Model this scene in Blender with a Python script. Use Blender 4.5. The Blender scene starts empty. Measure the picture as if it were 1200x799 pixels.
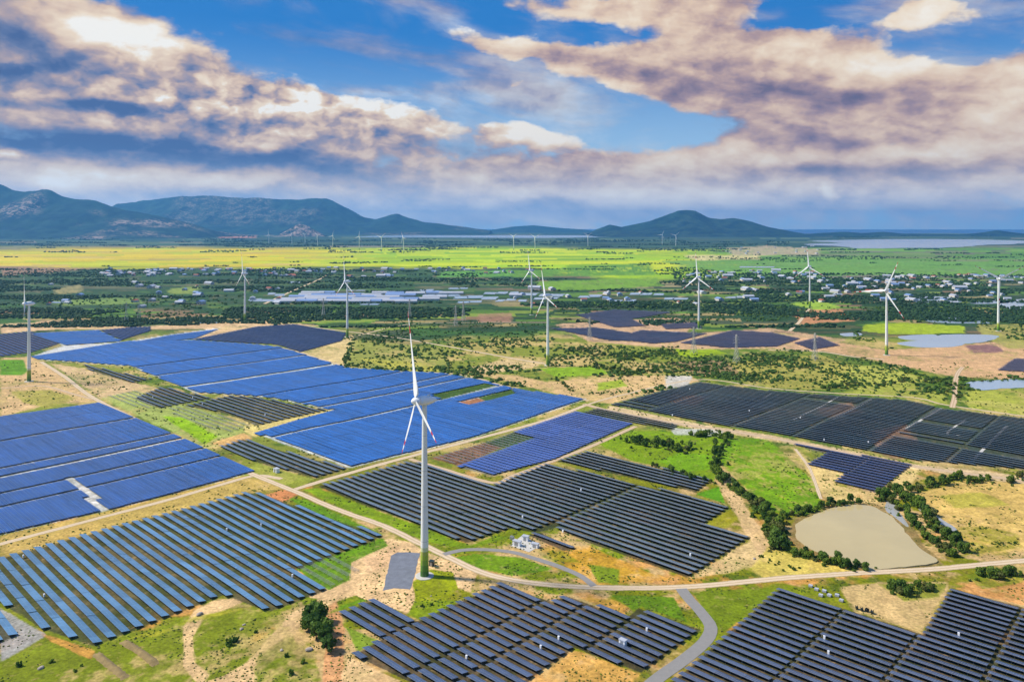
import bpy, math, random
import numpy as np
from mathutils import Vector, Matrix, Euler

R = math.radians
rng = random.Random(7)
nrg = np.random.default_rng(11)
SC = bpy.context.scene
COL = SC.collection

# ------------------------------------------------------------------ survey constants
H = 196.0          # eye height of the aerial view, metres
F = 890.0          # focal length of a 1200 px wide frame, in px
HY = 265.0         # row of the true horizon in that frame
CX = 600.0


def lin(r, g, b):
    f = lambda c: (c / 255 / 12.92) if c / 255 <= 0.04045 else ((c / 255 + 0.055) / 1.055) ** 2.4
    return (f(r), f(g), f(b))


# ------------------------------------------------------------------ camera
cam_d = bpy.data.cameras.new("camera")
cam = bpy.data.objects.new("camera", cam_d)
COL.objects.link(cam)
cam.location = (0, 0, H)
cam.rotation_euler = (R(90), 0, 0)
cam_d.sensor_width = 36
cam_d.lens = F / 1200 * 36
cam_d.shift_y = -(399.5 - HY) / 1200
cam_d.clip_start = 1
cam_d.clip_end = 200000
SC.camera = cam

# ------------------------------------------------------------------ render + view
SC.render.engine = 'CYCLES'
SC.cycles.use_denoising = True
SC.cycles.max_bounces = 5
SC.cycles.diffuse_bounces = 2
SC.cycles.glossy_bounces = 2
SC.cycles.transmission_bounces = 2
SC.cycles.volume_bounces = 0
SC.cycles.sample_clamp_indirect = 6
SC.view_settings.view_transform = 'Standard'
SC.view_settings.look = 'None'
SC.view_settings.exposure = 0.46
SC.view_settings.gamma = 1.0
SC.view_settings.use_curve_mapping = False

# ------------------------------------------------------------------ sun
SUN_EL = R(46)
SUN_AZ = (-0.98, 0.18)
sd = bpy.data.lights.new("sun", 'SUN')
sd.energy = 4.2
sd.angle = R(6)
sd.color = (1.0, 0.93, 0.82)
sun = bpy.data.objects.new("sun", sd)
COL.objects.link(sun)
sv = Vector((SUN_AZ[0] * math.cos(SUN_EL), SUN_AZ[1] * math.cos(SUN_EL), math.sin(SUN_EL)))
sun.rotation_euler = sv.to_track_quat('Z', 'Y').to_euler()
sun.location = (0, 0, 3000)


# ------------------------------------------------------------------ node helper
class NT:
    def __init__(self, tree):
        self.t = tree
        self.n = tree.nodes
        self.l = tree.links

    def new(self, kind, **kw):
        nd = self.n.new(kind)
        for k, v in kw.items():
            setattr(nd, k, v)
        return nd

    def put(self, sock, v):
        if isinstance(v, bpy.types.NodeSocket):
            self.l.new(v, sock)
        elif v is not None:
            sock.default_value = v

    def math(self, op, a, b=None, c=None, clamp=False):
        nd = self.new('ShaderNodeMath', operation=op, use_clamp=clamp)
        self.put(nd.inputs[0], a)
        if b is not None: self.put(nd.inputs[1], b)
        if c is not None: self.put(nd.inputs[2], c)
        return nd.outputs[0]

    def vec(self, op, a, b=None, s=None):
        nd = self.new('ShaderNodeVectorMath', operation=op)
        self.put(nd.inputs[0], a)
        if b is not None: self.put(nd.inputs[1], b)
        if s is not None: self.put(nd.inputs['Scale'], s)
        return nd.outputs['Value'] if op in ('LENGTH', 'DOT_PRODUCT') else nd.outputs[0]

    def comb(self, x, y, z):
        nd = self.new('ShaderNodeCombineXYZ')
        for i, v in enumerate((x, y, z)): self.put(nd.inputs[i], v)
        return nd.outputs[0]

    def noise(self, v, scale, detail=4, rough=0.5, lac=2.0, dist=0.0, col=False):
        nd = self.new('ShaderNodeTexNoise', noise_dimensions='3D')
        self.put(nd.inputs['Vector'], v)
        nd.inputs['Scale'].default_value = scale
        nd.inputs['Detail'].default_value = detail
        nd.inputs['Roughness'].default_value = rough
        nd.inputs['Lacunarity'].default_value = lac
        nd.inputs['Distortion'].default_value = dist
        return nd.outputs['Color'] if col else nd.outputs[0]

    def smooth(self, v, a, b, lo=0.0, hi=1.0, kind='SMOOTHSTEP'):
        nd = self.new('ShaderNodeMapRange', interpolation_type=kind)
        self.put(nd.inputs[0], v)
        nd.inputs[1].default_value = a
        nd.inputs[2].default_value = b
        nd.inputs[3].default_value = lo
        nd.inputs[4].default_value = hi
        return nd.outputs[0]

    def mix(self, f, a, b, blend='MIX'):
        nd = self.new('ShaderNodeMix', data_type='RGBA', blend_type=blend)
        self.put(nd.inputs[0], f)
        for i, v in ((6, a), (7, b)):
            if isinstance(v, tuple) and len(v) == 3: v = v + (1,)
            self.put(nd.inputs[i], v)
        return nd.outputs[2]

    def ramp(self, f, stops, mode='LINEAR'):
        nd = self.new('ShaderNodeValToRGB')
        cr = nd.color_ramp
        cr.interpolation = mode
        while len(cr.elements) < len(stops): cr.elements.new(0.5)
        for e, (p, c) in zip(cr.elements, stops):
            e.position = p
            e.color = tuple(c[:3]) + (1,)
        self.put(nd.inputs[0], f)
        return nd.outputs[0]


# ------------------------------------------------------------------ world: daylight sky and its clouds
wd = bpy.data.worlds.new("World")
SC.world = wd
wd.use_nodes = True
W = NT(wd.node_tree)
W.n.clear()


def build_world():
    out = W.new('ShaderNodeOutputWorld')
    bg = W.new('ShaderNodeBackground')
    W.l.new(bg.outputs[0], out.inputs[0])
    sky = W.new('ShaderNodeTexSky', sky_type='NISHITA')
    sky.sun_disc = False
    sky.sun_elevation = SUN_EL
    sky.sun_rotation = math.atan2(SUN_AZ[0], SUN_AZ[1])
    sky.altitude = 200
    sky.air_density = 0.8
    sky.dust_density = 0.4
    sky.ozone_density = 3.0
    tc = W.new('ShaderNodeTexCoord')
    d = W.vec('NORMALIZE', tc.outputs['Generated'])
    sp = W.new('ShaderNodeSeparateXYZ')
    W.l.new(d, sp.inputs[0])
    x, y, z = sp.outputs
    az = W.math('ARCTAN2', x, y)
    el = W.math('ARCSINE', z)
    zc = W.math('MAXIMUM', z, 0.0)
    # position on a flat cloud layer overhead
    den = W.math('ADD', zc, 0.10)
    qx = W.math('DIVIDE', x, den)
    qy = W.math('DIVIDE', y, den)
    Q = W.comb(qx, qy, W.math('MULTIPLY', zc, 2.0))
    P0 = W.comb(az, el, 0.0)
    A1 = W.comb(az, W.math('MULTIPLY_ADD', az, 0.60, W.math('MULTIPLY', el, 4.0)), 0.3)
    A2 = W.comb(az, W.math('MULTIPLY', el, 1.7), 0.7)
    warp = W.vec('SUBTRACT', W.noise(A2, 6.0, 6, 0.6, col=True), (0.5, 0.5, 0.5))
    warp = W.vec('MULTIPLY', warp, (0.13, 0.060, 0.0))
    P = W.vec('ADD', P0, warp)

    def blob(px, py, rx, ry, w, shear=0.0):
        a = math.atan((px - CX) / F)
        e = math.atan((HY - py) / F * math.cos(a))
        q = W.vec('SUBTRACT', P, (a, e, 0.0))
        if shear:
            s2 = W.new('ShaderNodeSeparateXYZ')
            W.l.new(q, s2.inputs[0])
            q = W.comb(s2.outputs[0], W.math('MULTIPLY_ADD', s2.outputs[0], shear, s2.outputs[1]), 0.0)
        q = W.vec('MULTIPLY', q, (F / rx, F / ry, 0.0))
        return W.smooth(W.vec('LENGTH', q), 0.0, 1.15, w, 0.0)

    def total(items, base):
        acc = base
        for it in items:
            acc = W.math('ADD', acc, blob(*it))
        return acc

    def puffs(v):
        nd = W.new('ShaderNodeTexVoronoi', voronoi_dimensions='2D', feature='SMOOTH_F1')
        W.l.new(v, nd.inputs['Vector'])
        nd.inputs['Scale'].default_value = 17.0
        nd.inputs['Detail'].default_value = 3.0
        nd.inputs['Roughness'].default_value = 0.55
        nd.inputs['Smoothness'].default_value = 0.35
        return W.math('SUBTRACT', 1.0, nd.outputs['Distance'])

    n_str = W.noise(A1, 4.6, 9, 0.56, dist=0.3)           # long streaks
    n_fin = W.noise(A2, 14.0, 8, 0.58)
    A3 = W.vec('ADD', A2, W.vec('SCALE', W.vec('SUBTRACT', W.noise(A2, 22.0, 4, 0.6, col=True), (0.5, 0.5, 0.5)), s=0.035))
    n_puf = puffs(A3)                                     # heaped puffs
    n_pof = puffs(W.vec('ADD', A3, (0.012, -0.022, 0.0)))
    n_big = W.noise(W.vec('ADD', A1, (3.1, 1.7, 0.0)), 3.0, 4, 0.5, dist=0.7)
    n_lay = W.noise(Q, 0.55, 6, 0.55)
    relief = W.math('SUBTRACT', n_puf, n_pof)
    nz = W.math('ADD', W.math('MULTIPLY', n_str, 0.50), W.math('ADD', W.math('MULTIPLY', W.math('SUBTRACT', n_puf, 0.12), 0.22), W.math('MULTIPLY', W.math('MULTIPLY_ADD', n_fin, 0.5, W.math('MULTIPLY', n_lay, 0.5)), 0.28)))
    heap = blob(330, 125, 420, 75, 1.0)                   # where the heaped cloud stands

    # how much cloud: + cloud, - clear blue
    cov = total([
        # clear blue
        (470, 22, 330, 42, -0.95, 0.03), (350, 62, 150, 20, -0.25, 0.1), (560, 105, 260, 60, -1.05, 0.12), (740, 135, 130, 36, -0.42, 0.1),
        (1120, 50, 90, 34, -1.0, 0.0), (985, 8, 110, 20, -0.9), (690, 44, 110, 24, -0.8, 0.0), (1075, 172, 80, 14, -0.35), (770, 165, 130, 20, -0.2),
        # bank on the right
        (830, 80, 360, 62, 1.15, 0.20), (1010, 120, 330, 90, 1.1, 0.15), (560, 44, 190, 22, 1.15, 0.10), (1080, 14, 90, 26, 0.95, 0.25),
        (760, 4, 220, 26, 0.9), (1180, 100, 120, 60, 0.7), (900, 40, 200, 40, 0.5, 0.2),
        # bank on the left
        (100, 40, 190, 55, 1.2, 0.12), (120, 90, 330, 60, 1.1, 0.12), (430, 132, 170, 34, 1.5, 0.0), (290, 130, 300, 45, 0.9, 0.1),
        (620, 158, 80, 20, 1.3, 0.05), (330, 48, 170, 16, 0.30, 0.2), (440, 70, 190, 18, 0.30, 0.1), (618, 95, 30, 12, 0.9, 0.1),
        (120, 150, 420, 45, 0.8), (600, 215, 800, 44, 0.8), (850, 185, 320, 50, 0.5), (200, 215, 500, 40, 0.4), (600, 246, 1100, 44, 0.75), (160, 180, 240, 18, 0.3),
    ], 0.50)
    cov = W.math('ADD', cov, W.math('MULTIPLY', W.math('SUBTRACT', nz, 0.5), 2.1))
    mask = W.smooth(cov, 0.38, 0.90)
    veil = W.smooth(n_str, 0.42, 0.70, 0.0, 0.55)
    mask = W.math('MAXIMUM', mask, veil)

    # how bright the cloud is: lit cream tops against slate bases
    br = total([
        (130, 40, 120, 30, 0.46, 0.10), (455, 128, 150, 30, 0.30, 0.03), (620, 155, 80, 20, 0.5), (250, 112, 240, 30, 0.12, 0.1), (100, 110, 200, 20, 0.10),
        (860, 190, 190, 26, 0.32, -0.05), (1060, 72, 190, 34, 0.24, 0.15), (800, 40, 260, 34, 0.16, 0.2), (1110, 16, 90, 30, 0.25), (560, 36, 180, 20, 0.18, 0.1), (640, 80, 160, 22, 0.22, 0.25),
        (1080, 176, 70, 12, 0.2), (975, 232, 11, 15, 0.45), (556, 240, 34, 10, 0.30), (160, 206, 210, 22, 0.22), (2, 184, 26, 10, 0.7), (640, 228, 240, 18, 0.16), (500, 205, 140, 10, 0.14), (930, 225, 150, 10, 0.12), (1120, 205, 120, 10, 0.1), (690, 165, 120, 14, 0.18),
        (70, 64, 260, 20, -0.26, 0.16), (10, 30, 100, 22, -0.2, 0.3), (80, 165, 300, 20, -0.26, 0.02), (90, 128, 150, 10, -0.30), (250, 150, 200, 12, -0.16), (480, 172, 190, 14, -0.22, 0.02),
        (40, 4, 160, 14, -0.2), (700, 186, 120, 18, -0.16), (560, 78, 110, 18, -0.24, 0.2), (850, 105, 240, 20, -0.20, 0.15), (720, 78, 160, 18, -0.15, 0.2), (1120, 196, 180, 18, -0.26), (1110, 142, 220, 18, -0.24), (1000, 168, 140, 16, -0.12),
        (620, 105, 90, 14, -0.2, 0.25), (920, 206, 180, 12, -0.16), (330, 195, 240, 20, -0.28), (120, 182, 260, 20, -0.36), (200, 230, 260, 16, -0.16), (640, 240, 60, 14, -0.2), (300, 235, 260, 16, -0.2), (900, 248, 300, 14, -0.14),
    ], 0.56)
    br = W.math('ADD', br, W.math('MULTIPLY', relief, W.math('MULTIPLY_ADD', heap, 0.55, 0.22)))
    br = W.math('ADD', br, W.math('MULTIPLY', W.math('SUBTRACT', n_fin, 0.5), 0.55))
    br = W.math('ADD', br, W.math('ADD', W.math('MULTIPLY', W.math('SUBTRACT', n_str, 0.5), 0.75), W.math('MULTIPLY', W.math('SUBTRACT', n_big, 0.5), 1.25)))
    cool = W.ramp(br, [(0.0, lin(76, 98, 146)), (0.18, lin(106, 120, 158)), (0.34, lin(150, 144, 162)), (0.50, lin(188, 166, 162)),
                       (0.66, lin(226, 198, 174)), (0.84, lin(247, 226, 198)), (1.0, lin(255, 252, 244))])
    warm = W.ramp(br, [(0.0, lin(96, 96, 124)), (0.18, lin(124, 112, 134)), (0.34, lin(166, 142, 148)), (0.48, lin(204, 174, 160)),
                       (0.62, lin(232, 204, 178)), (0.80, lin(247, 228, 202)), (1.0, lin(254, 246, 232))])
    cl = W.mix(W.smooth(az, -0.16, 0.10), cool, warm)
    # clouds low down stand behind more air
    low = W.smooth(el, 0.015, 0.095, 0.85, 0.0)
    cl = W.mix(low, cl, W.ramp(br, [(0.1, lin(170, 184, 206)), (0.45, lin(216, 216, 220)), (0.95, lin(255, 250, 238))]))
    # blue sky
    skyc = W.vec('SCALE', sky.outputs[0], s=0.115)
    hs = W.new('ShaderNodeHueSaturation')
    hs.inputs['Hue'].default_value = 0.497
    hs.inputs['Saturation'].default_value = 1.45
    hs.inputs['Value'].default_value = 1.0
    W.l.new(skyc, hs.inputs['Color'])
    deep = W.mix(W.smooth(el, 0.02, 0.26), lin(160, 190, 210), lin(38, 106, 172))
    blue = W.mix(0.92, hs.outputs[0], deep)
    col = W.mix(mask, blue, W.vec('SCALE', cl, s=0.71))
    col = W.vec('SCALE', col, s=W.smooth(el, 0.0, 0.075, 1.5, 1.0))      # the sky pales towards the horizon
    W.l.new(col, bg.inputs[0])
    bg.inputs[1].default_value = 1.0


build_world()


# ------------------------------------------------------------------ helpers: survey, noise, objects
def G(px, py):
    Y = H * F / (py - HY)
    return ((px - CX) / F * Y, Y)


def _hash(ix, iy, s):
    a = (ix.astype(np.int64) * 374761393 + iy.astype(np.int64) * 668265263 + s * 974634777) & 0xFFFFFFFF
    a = ((a ^ (a >> 13)) * 1274126177) & 0xFFFFFFFF
    a = a ^ (a >> 16)
    return (a & 0xFFFFFF) / float(0xFFFFFF)


def vnoise(x, y, s=0):
    ix, iy = np.floor(x), np.floor(y)
    fx, fy = x - ix, y - iy
    fx = fx * fx * (3 - 2 * fx)
    fy = fy * fy * (3 - 2 * fy)
    a, b = _hash(ix, iy, s), _hash(ix + 1, iy, s)
    c, d = _hash(ix, iy + 1, s), _hash(ix + 1, iy + 1, s)
    return (a + (b - a) * fx) * (1 - fy) + (c + (d - c) * fx) * fy


def fbm(x, y, s=0, o=4, g=0.5):
    v, a, t = 0.0, 1.0, 0.0
    for i in range(o):
        v = v + a * vnoise(x, y, s + i * 17)
        t += a
        a *= g
        x, y = x * 2.03 + 11.3, y * 2.03 - 7.1
    return v / t


def sstep(a, b, v):
    t = np.clip((v - a) / (b - a), 0, 1)
    return t * t * (3 - 2 * t)


def height(x, y):
    x, y = np.asarray(x, float), np.asarray(y, float)
    fade = 1 - sstep(900, 1500, np.hypot(x, y))
    return (fbm(x / 140, y / 140, 91, 2) - 0.5) * 3.2 * fade


def hz(x, y):
    return float(height(np.array([x]), np.array([y]))[0])


def inside(poly, x, y):
    r = np.zeros(x.shape, bool)
    n = len(poly)
    for i in range(n):
        x1, y1 = poly[i]
        x2, y2 = poly[(i + 1) % n]
        if y1 == y2: continue
        c = ((y1 > y) != (y2 > y)) & (x < (x2 - x1) * (y - y1) / (y2 - y1) + x1)
        r ^= c
    return r


def tag(o, label=None, cat=None, group=None, kind=None):
    if label: o['label'] = label
    if cat: o['category'] = cat
    if group: o['group'] = group
    if kind: o['kind'] = kind
    return o


def link(name, me, parent=None, loc=None):
    o = bpy.data.objects.new(name, me)
    COL.objects.link(o)
    if parent: o.parent = parent
    if loc: o.location = loc
    return o


def empty(name, loc, rz=0.0):
    o = bpy.data.objects.new(name, None)
    o.empty_display_size = 1
    COL.objects.link(o)
    o.location = loc
    o.rotation_euler = (0, 0, rz)
    return o


def np_mesh(name, V, Fc, mats=(), mi=None, smooth=False, uv=None):
    """V (n,3); Fc (m,k) array of one polygon size."""
    V = np.asarray(V, np.float32)
    Fc = np.asarray(Fc, np.int32)
    me = bpy.data.meshes.new(name)
    me.vertices.add(len(V))
    me.vertices.foreach_set('co', V.ravel())
    m, k = Fc.shape
    me.loops.add(m * k)
    me.loops.foreach_set('vertex_index', Fc.ravel())
    me.polygons.add(m)
    me.polygons.foreach_set('loop_start', np.arange(0, m * k, k, dtype=np.int32))
    me.polygons.foreach_set('loop_total', np.full(m, k, np.int32))
    for x in mats: me.materials.append(x)
    if mi is not None: me.polygons.foreach_set('material_index', np.asarray(mi, np.int32))
    me.polygons.foreach_set('use_smooth', np.full(m, bool(smooth)))
    if uv is not None:
        l = me.uv_layers.new(name='UVMap')
        l.data.foreach_set('uv', np.asarray(uv, np.float32).ravel())
    me.update(calc_edges=True)
    me.validate()
    return me


class MB:
    """collects boxes, bars, tubes and quads into one mesh"""

    def __init__(s):
        s.v, s.f, s.m, s.uv = [], [], [], []

    def add(s, vs, fs, mi=0):
        b = len(s.v)
        s.v += [tuple(v) for v in vs]
        for f in fs:
            s.f.append(tuple(b + i for i in f))
            s.m.append(mi)

    def box(s, x0, x1, y0, y1, z0, z1, mi=0, M=None):
        vs = [Vector((x, y, z)) for z in (z0, z1) for y in (y0, y1) for x in (x0, x1)]
        if M is not None: vs = [M @ v for v in vs]
        s.add(vs, [(0, 2, 3, 1), (4, 5, 7, 6), (0, 1, 5, 4), (2, 6, 7, 3), (0, 4, 6, 2), (1, 3, 7, 5)], mi)

    def bar(s, a, b, r, mi=0, n=4, r2=None):
        a, b = Vector(a), Vector(b)
        d = (b - a)
        q = d.to_track_quat('Z', 'Y')
        r2 = r if r2 is None else r2
        vs = []
        for p, rr in ((a, r), (b, r2)):
            for i in range(n):
                t = 2 * math.pi * (i + 0.5) / n
                vs.append(p + q @ Vector((rr * math.cos(t), rr * math.sin(t), 0)))
        fs = [(i, (i + 1) % n, n + (i + 1) % n, n + i) for i in range(n)]
        fs += [tuple(range(n - 1, -1, -1)), tuple(range(n, 2 * n))]
        s.add(vs, fs, mi)

    def lathe(s, prof, n=24, mi=0, M=None, mfun=None):
        b = len(s.v)
        for r, z in prof:
            for i in range(n):
                t = 2 * math.pi * i / n
                v = Vector((r * math.cos(t), r * math.sin(t), z))
                s.v.append(tuple(M @ v if M is not None else v))
        for j in range(len(prof) - 1):
            for i in range(n):
                s.f.append((b + j * n + i, b + j * n + (i + 1) % n, b + (j + 1) * n + (i + 1) % n, b + (j + 1) * n + i))
                s.m.append(mfun(j) if mfun else mi)
        s.f.append(tuple(b + i for i in range(n - 1, -1, -1)))
        s.m.append(mi)
        e = b + (len(prof) - 1) * n
        s.f.append(tuple(e + i for i in range(n)))
        s.m.append(mfun(len(prof) - 2) if mfun else mi)

    def mesh(s, name, mats, smooth=False):
        me = bpy.data.meshes.new(name)
        me.from_pydata(s.v, [], s.f)
        for m in mats: me.materials.append(m)
        me.polygons.foreach_set('material_index', s.m)
        if smooth: me.polygons.foreach_set('use_smooth', [True] * len(s.f))
        me.update()
        return me


# ------------------------------------------------------------------ materials
def mat(name):
    m = bpy.data.materials.new(name)
    m.use_nodes = True
    t = NT(m.node_tree)
    b = m.node_tree.nodes['Principled BSDF']
    return m, t, b


def plain(name, col, rough=0.6, metal=0.0, var=0.12, scale=0.6, spec=0.5, bump=0.0):
    m, t, b = mat(name)
    g = t.new('ShaderNodeNewGeometry')
    n = t.noise(g.outputs['Position'], scale, 5, 0.6)
    c = t.mix(n, tuple(c * (1 - var) for c in col), tuple(min(1, c * (1 + var)) for c in col))
    t.l.new(c, b.inputs['Base Color'])
    b.inputs['Roughness'].default_value = rough
    b.inputs['Metallic'].default_value = metal
    b.inputs['Specular IOR Level'].default_value = spec
    if bump:
        bp = t.new('ShaderNodeBump')
        bp.inputs['Strength'].default_value = bump
        bp.inputs['Distance'].default_value = 0.3
        t.l.new(t.noise(g.outputs['Position'], scale * 3, 5, 0.6), bp.inputs['Height'])
        t.l.new(bp.outputs[0], b.inputs['Normal'])
    return m


def ground_mat():
    m, t, b = mat("ground_soil_and_grass")
    at = t.new('ShaderNodeAttribute', attribute_name='soil')
    g = t.new('ShaderNodeNewGeometry')
    p = g.outputs['Position']
    n1 = t.noise(p, 0.55, 6, 0.65)
    n2 = t.noise(p, 0.09, 5, 0.6)
    n3 = t.noise(p, 0.012, 4, 0.6)
    k = t.math('MULTIPLY', t.smooth(n1, 0.25, 0.75, 0.50, 1.50, 'LINEAR'), t.smooth(n2, 0.25, 0.75, 0.72, 1.28, 'LINEAR'))
    k = t.math('MULTIPLY', k, t.smooth(n3, 0.3, 0.7, 0.9, 1.1, 'LINEAR'))
    c = t.vec('SCALE', at.outputs['Color'], s=k)
    # dry stalks and bare specks
    c = t.mix(t.smooth(t.noise(p, 0.8, 3, 0.7), 0.62, 0.78, 0.0, 0.35), c, t.mix(0.5, c, lin(196, 178, 128)))
    c = t.mix(t.smooth(t.noise(t.vec('ADD', p, (31.0, 7.0, 0.0)), 0.38, 4, 0.7), 0.58, 0.70, 0.0, 0.55), c, t.mix(0.6, c, lin(58, 76, 26)))
    c = t.mix(t.smooth(t.noise(t.vec('ADD', p, (3.0, 77.0, 0.0)), 0.14, 6, 0.7), 0.57, 0.68, 0.0, 0.5), c, t.mix(0.6, c, lin(206, 168, 116)))
    t.l.new(c, b.inputs['Base Color'])
    b.inputs['Roughness'].default_value = 0.95
    b.inputs['Specular IOR Level'].default_value = 0.15
    bp = t.new('ShaderNodeBump')
    bp.inputs['Strength'].default_value = 0.5
    bp.inputs['Distance'].default_value = 0.6
    t.l.new(t.noise(p, 0.35, 6, 0.65), bp.inputs['Height'])
    t.l.new(bp.outputs[0], b.inputs['Normal'])
    return m


def panel_mat(name, col, rough, frame=(0.32, 0.34, 0.37), vary=0.22, lw=0.05):
    """glass photovoltaic modules, 1 m by 2 m, in thin aluminium frames"""
    m, t, b = mat(name)
    uv = t.new('ShaderNodeUVMap')
    sp = t.new('ShaderNodeSeparateXYZ')
    t.l.new(uv.outputs[0], sp.inputs[0])
    u, v = sp.outputs[0], sp.outputs[1]
    fu = t.math('FRACT', u)
    fv = t.math('FRACT', t.math('MULTIPLY', v, 0.5))
    lu = t.math('LESS_THAN', fu, lw)
    lv = t.math('LESS_THAN', fv, lw * 0.8)
    ln = t.math('MAXIMUM', lu, lv)
    cell = t.comb(t.math('FLOOR', u), t.math('FLOOR', t.math('MULTIPLY', v, 0.5)), 0.0)
    oi = t.new('ShaderNodeObjectInfo')
    wn = t.new('ShaderNodeTexWhiteNoise', noise_dimensions='4D')
    t.l.new(cell, wn.inputs['Vector'])
    t.l.new(t.math('MULTIPLY', oi.outputs['Random'], 91.0), wn.inputs['W'])
    r = wn.outputs['Value']
    k = t.math('MULTIPLY_ADD', r, vary, 1 - vary / 2)
    k = t.math('MULTIPLY', k, t.smooth(oi.outputs['Random'], 0, 1, 0.86, 1.14, 'LINEAR'))
    g = t.new('ShaderNodeNewGeometry')
    dust = t.noise(g.outputs['Position'], 0.03, 4, 0.6)
    k = t.math('MULTIPLY', k, t.smooth(dust, 0.3, 0.7, 0.85, 1.15, 'LINEAR'))
    # strings of eleven modules come from different batches
    wb = t.new('ShaderNodeTexWhiteNoise', noise_dimensions='4D')
    t.l.new(t.comb(t.math('FLOOR', t.math('DIVIDE', u, 11.0)), 0.0, 0.0), wb.inputs['Vector'])
    t.l.new(t.math('MULTIPLY', oi.outputs['Random'], 57.0), wb.inputs['W'])
    k = t.math('MULTIPLY', k, t.math('MULTIPLY_ADD', wb.outputs['Value'], 0.3, 0.85))
    c = t.vec('SCALE', tuple(col), s=k)
    c = t.mix(ln, c, frame)
    t.l.new(c, b.inputs['Base Color'])
    t.l.new(t.smooth(dust, 0.3, 0.7, rough * 0.8, rough * 1.3, 'LINEAR'), b.inputs['Roughness'])
    b.inputs['Specular IOR Level'].default_value = 0.35
    return m


def water_mat(name, col, rough=0.12, bump=0.05, scale=0.5):
    m, t, b = mat(name)
    g = t.new('ShaderNodeNewGeometry')
    n = t.noise(g.outputs['Position'], scale * 0.05, 4, 0.6)
    c = t.mix(n, tuple(x * 0.85 for x in col), tuple(x * 1.15 for x in col))
    t.l.new(c, b.inputs['Base Color'])
    b.inputs['Roughness'].default_value = rough
    b.inputs['IOR'].default_value = 1.33
    bp = t.new('ShaderNodeBump')
    bp.inputs['Strength'].default_value = bump
    bp.inputs['Distance'].default_value = 0.2
    t.l.new(t.noise(g.outputs['Position'], scale, 4, 0.6), bp.inputs['Height'])
    t.l.new(bp.outputs[0], b.inputs['Normal'])
    return m


def leaf_mat(name, a, b_, rough=0.7):
    m, t, b = mat(name)
    g = t.new('ShaderNodeNewGeometry')
    oi = t.new('ShaderNodeObjectInfo')
    n = t.noise(g.outputs['Position'], 0.45, 4, 0.65)
    f = t.math('MULTIPLY_ADD', oi.outputs['Random'], 0.5, t.math('MULTIPLY_ADD', n, 1.4, -0.45), clamp=True)
    c = t.mix(f, a, b_)
    t.l.new(c, b.inputs['Base Color'])
    b.inputs['Roughness'].default_value = rough
    b.inputs['Specular IOR Level'].default_value = 0.2
    tr = t.new('ShaderNodeBsdfTranslucent')
    t.l.new(c, tr.inputs[0])
    mx = t.new('ShaderNodeMixShader')
    mx.inputs[0].default_value = 0.4
    t.l.new(b.outputs[0], mx.inputs[1])
    t.l.new(tr.outputs[0], mx.inputs[2])
    t.l.new(mx.outputs[0], t.n['Material Output'].inputs[0])
    return m


M = {}
M['ground'] = ground_mat()
M['dirt'] = plain('packed_dirt', lin(196, 170, 138), 0.95, var=0.22, scale=0.5, spec=0.1, bump=0.3)
M['paledirt'] = plain('pale_packed_dirt', lin(206, 184, 152), 0.95, var=0.2, scale=0.4, spec=0.1, bump=0.3)
def road_mat(name, col, rut, verge):
    m, t, b = mat(name)
    uv = t.new('ShaderNodeUVMap')
    sp = t.new('ShaderNodeSeparateXYZ')
    t.l.new(uv.outputs[0], sp.inputs[0])
    g = t.new('ShaderNodeNewGeometry')
    p = g.outputs['Position']
    n = t.noise(p, 0.35, 6, 0.65)
    n2 = t.noise(p, 1.4, 4, 0.65)
    a = t.math('ABSOLUTE', t.math('SUBTRACT', t.math('MULTIPLY_ADD', t.math('SUBTRACT', n, 0.5), 0.25, sp.outputs[0]), 0.5))   # 0 at the middle, 0.5 at the edge
    c = t.mix(n, tuple(x * 0.8 for x in col), tuple(min(1, x * 1.18) for x in col))
    w = t.math('ABSOLUTE', t.math('SUBTRACT', a, 0.22))
    c = t.mix(t.smooth(w, 0.03, 0.12, 0.75, 0.0), c, rut)
    e = t.math('ADD', t.smooth(a, 0.33, 0.5, 0.0, 1.0), t.math('MULTIPLY', t.smooth(a, 0.0, 0.09, 1.0, 0.0), 0.35))
    c = t.mix(t.math('MULTIPLY', e, t.smooth(n2, 0.35, 0.62)), c, verge)
    t.l.new(c, b.inputs['Base Color'])
    b.inputs['Roughness'].default_value = 0.95
    b.inputs['Specular IOR Level'].default_value = 0.1
    bp = t.new('ShaderNodeBump')
    bp.inputs['Strength'].default_value = 0.4
    bp.inputs['Distance'].default_value = 0.3
    t.l.new(n2, bp.inputs['Height'])
    t.l.new(bp.outputs[0], b.inputs['Normal'])
    return m


M['dirt'] = road_mat('rutted_dirt', lin(192, 164, 130), lin(214, 190, 158), lin(140, 130, 74))
M['paledirt'] = road_mat('pale_rutted_dirt', lin(200, 176, 142), lin(222, 202, 172), lin(146, 134, 80))
M['asphalt'] = plain('worn_asphalt', lin(138, 135, 130), 0.9, var=0.16, scale=0.4, spec=0.2)
M['gravel'] = plain('grey_gravel', lin(116, 120, 128), 0.95, var=0.4, scale=0.28, spec=0.15, bump=0.4)
M['white'] = plain('white_painted_steel', (0.86, 0.87, 0.87), 0.4, var=0.04, scale=0.1)
M['red'] = plain('red_marking_paint', lin(190, 30, 52), 0.45, var=0.08)
M['steel'] = plain('galvanised_steel', (0.34, 0.35, 0.36), 0.5, 0.4, var=0.15)
M['back'] = plain('panel_back_sheet', (0.040, 0.048, 0.070), 0.7, var=0.1)
M['concrete'] = plain('pale_concrete', lin(190, 186, 176), 0.9, var=0.15)
M['darkbox'] = plain('dark_green_cabinet', lin(38, 50, 46), 0.5)
M['rock'] = plain('granite_rock', lin(168, 156, 142), 0.95, var=0.35, scale=0.8, bump=0.4)
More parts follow.
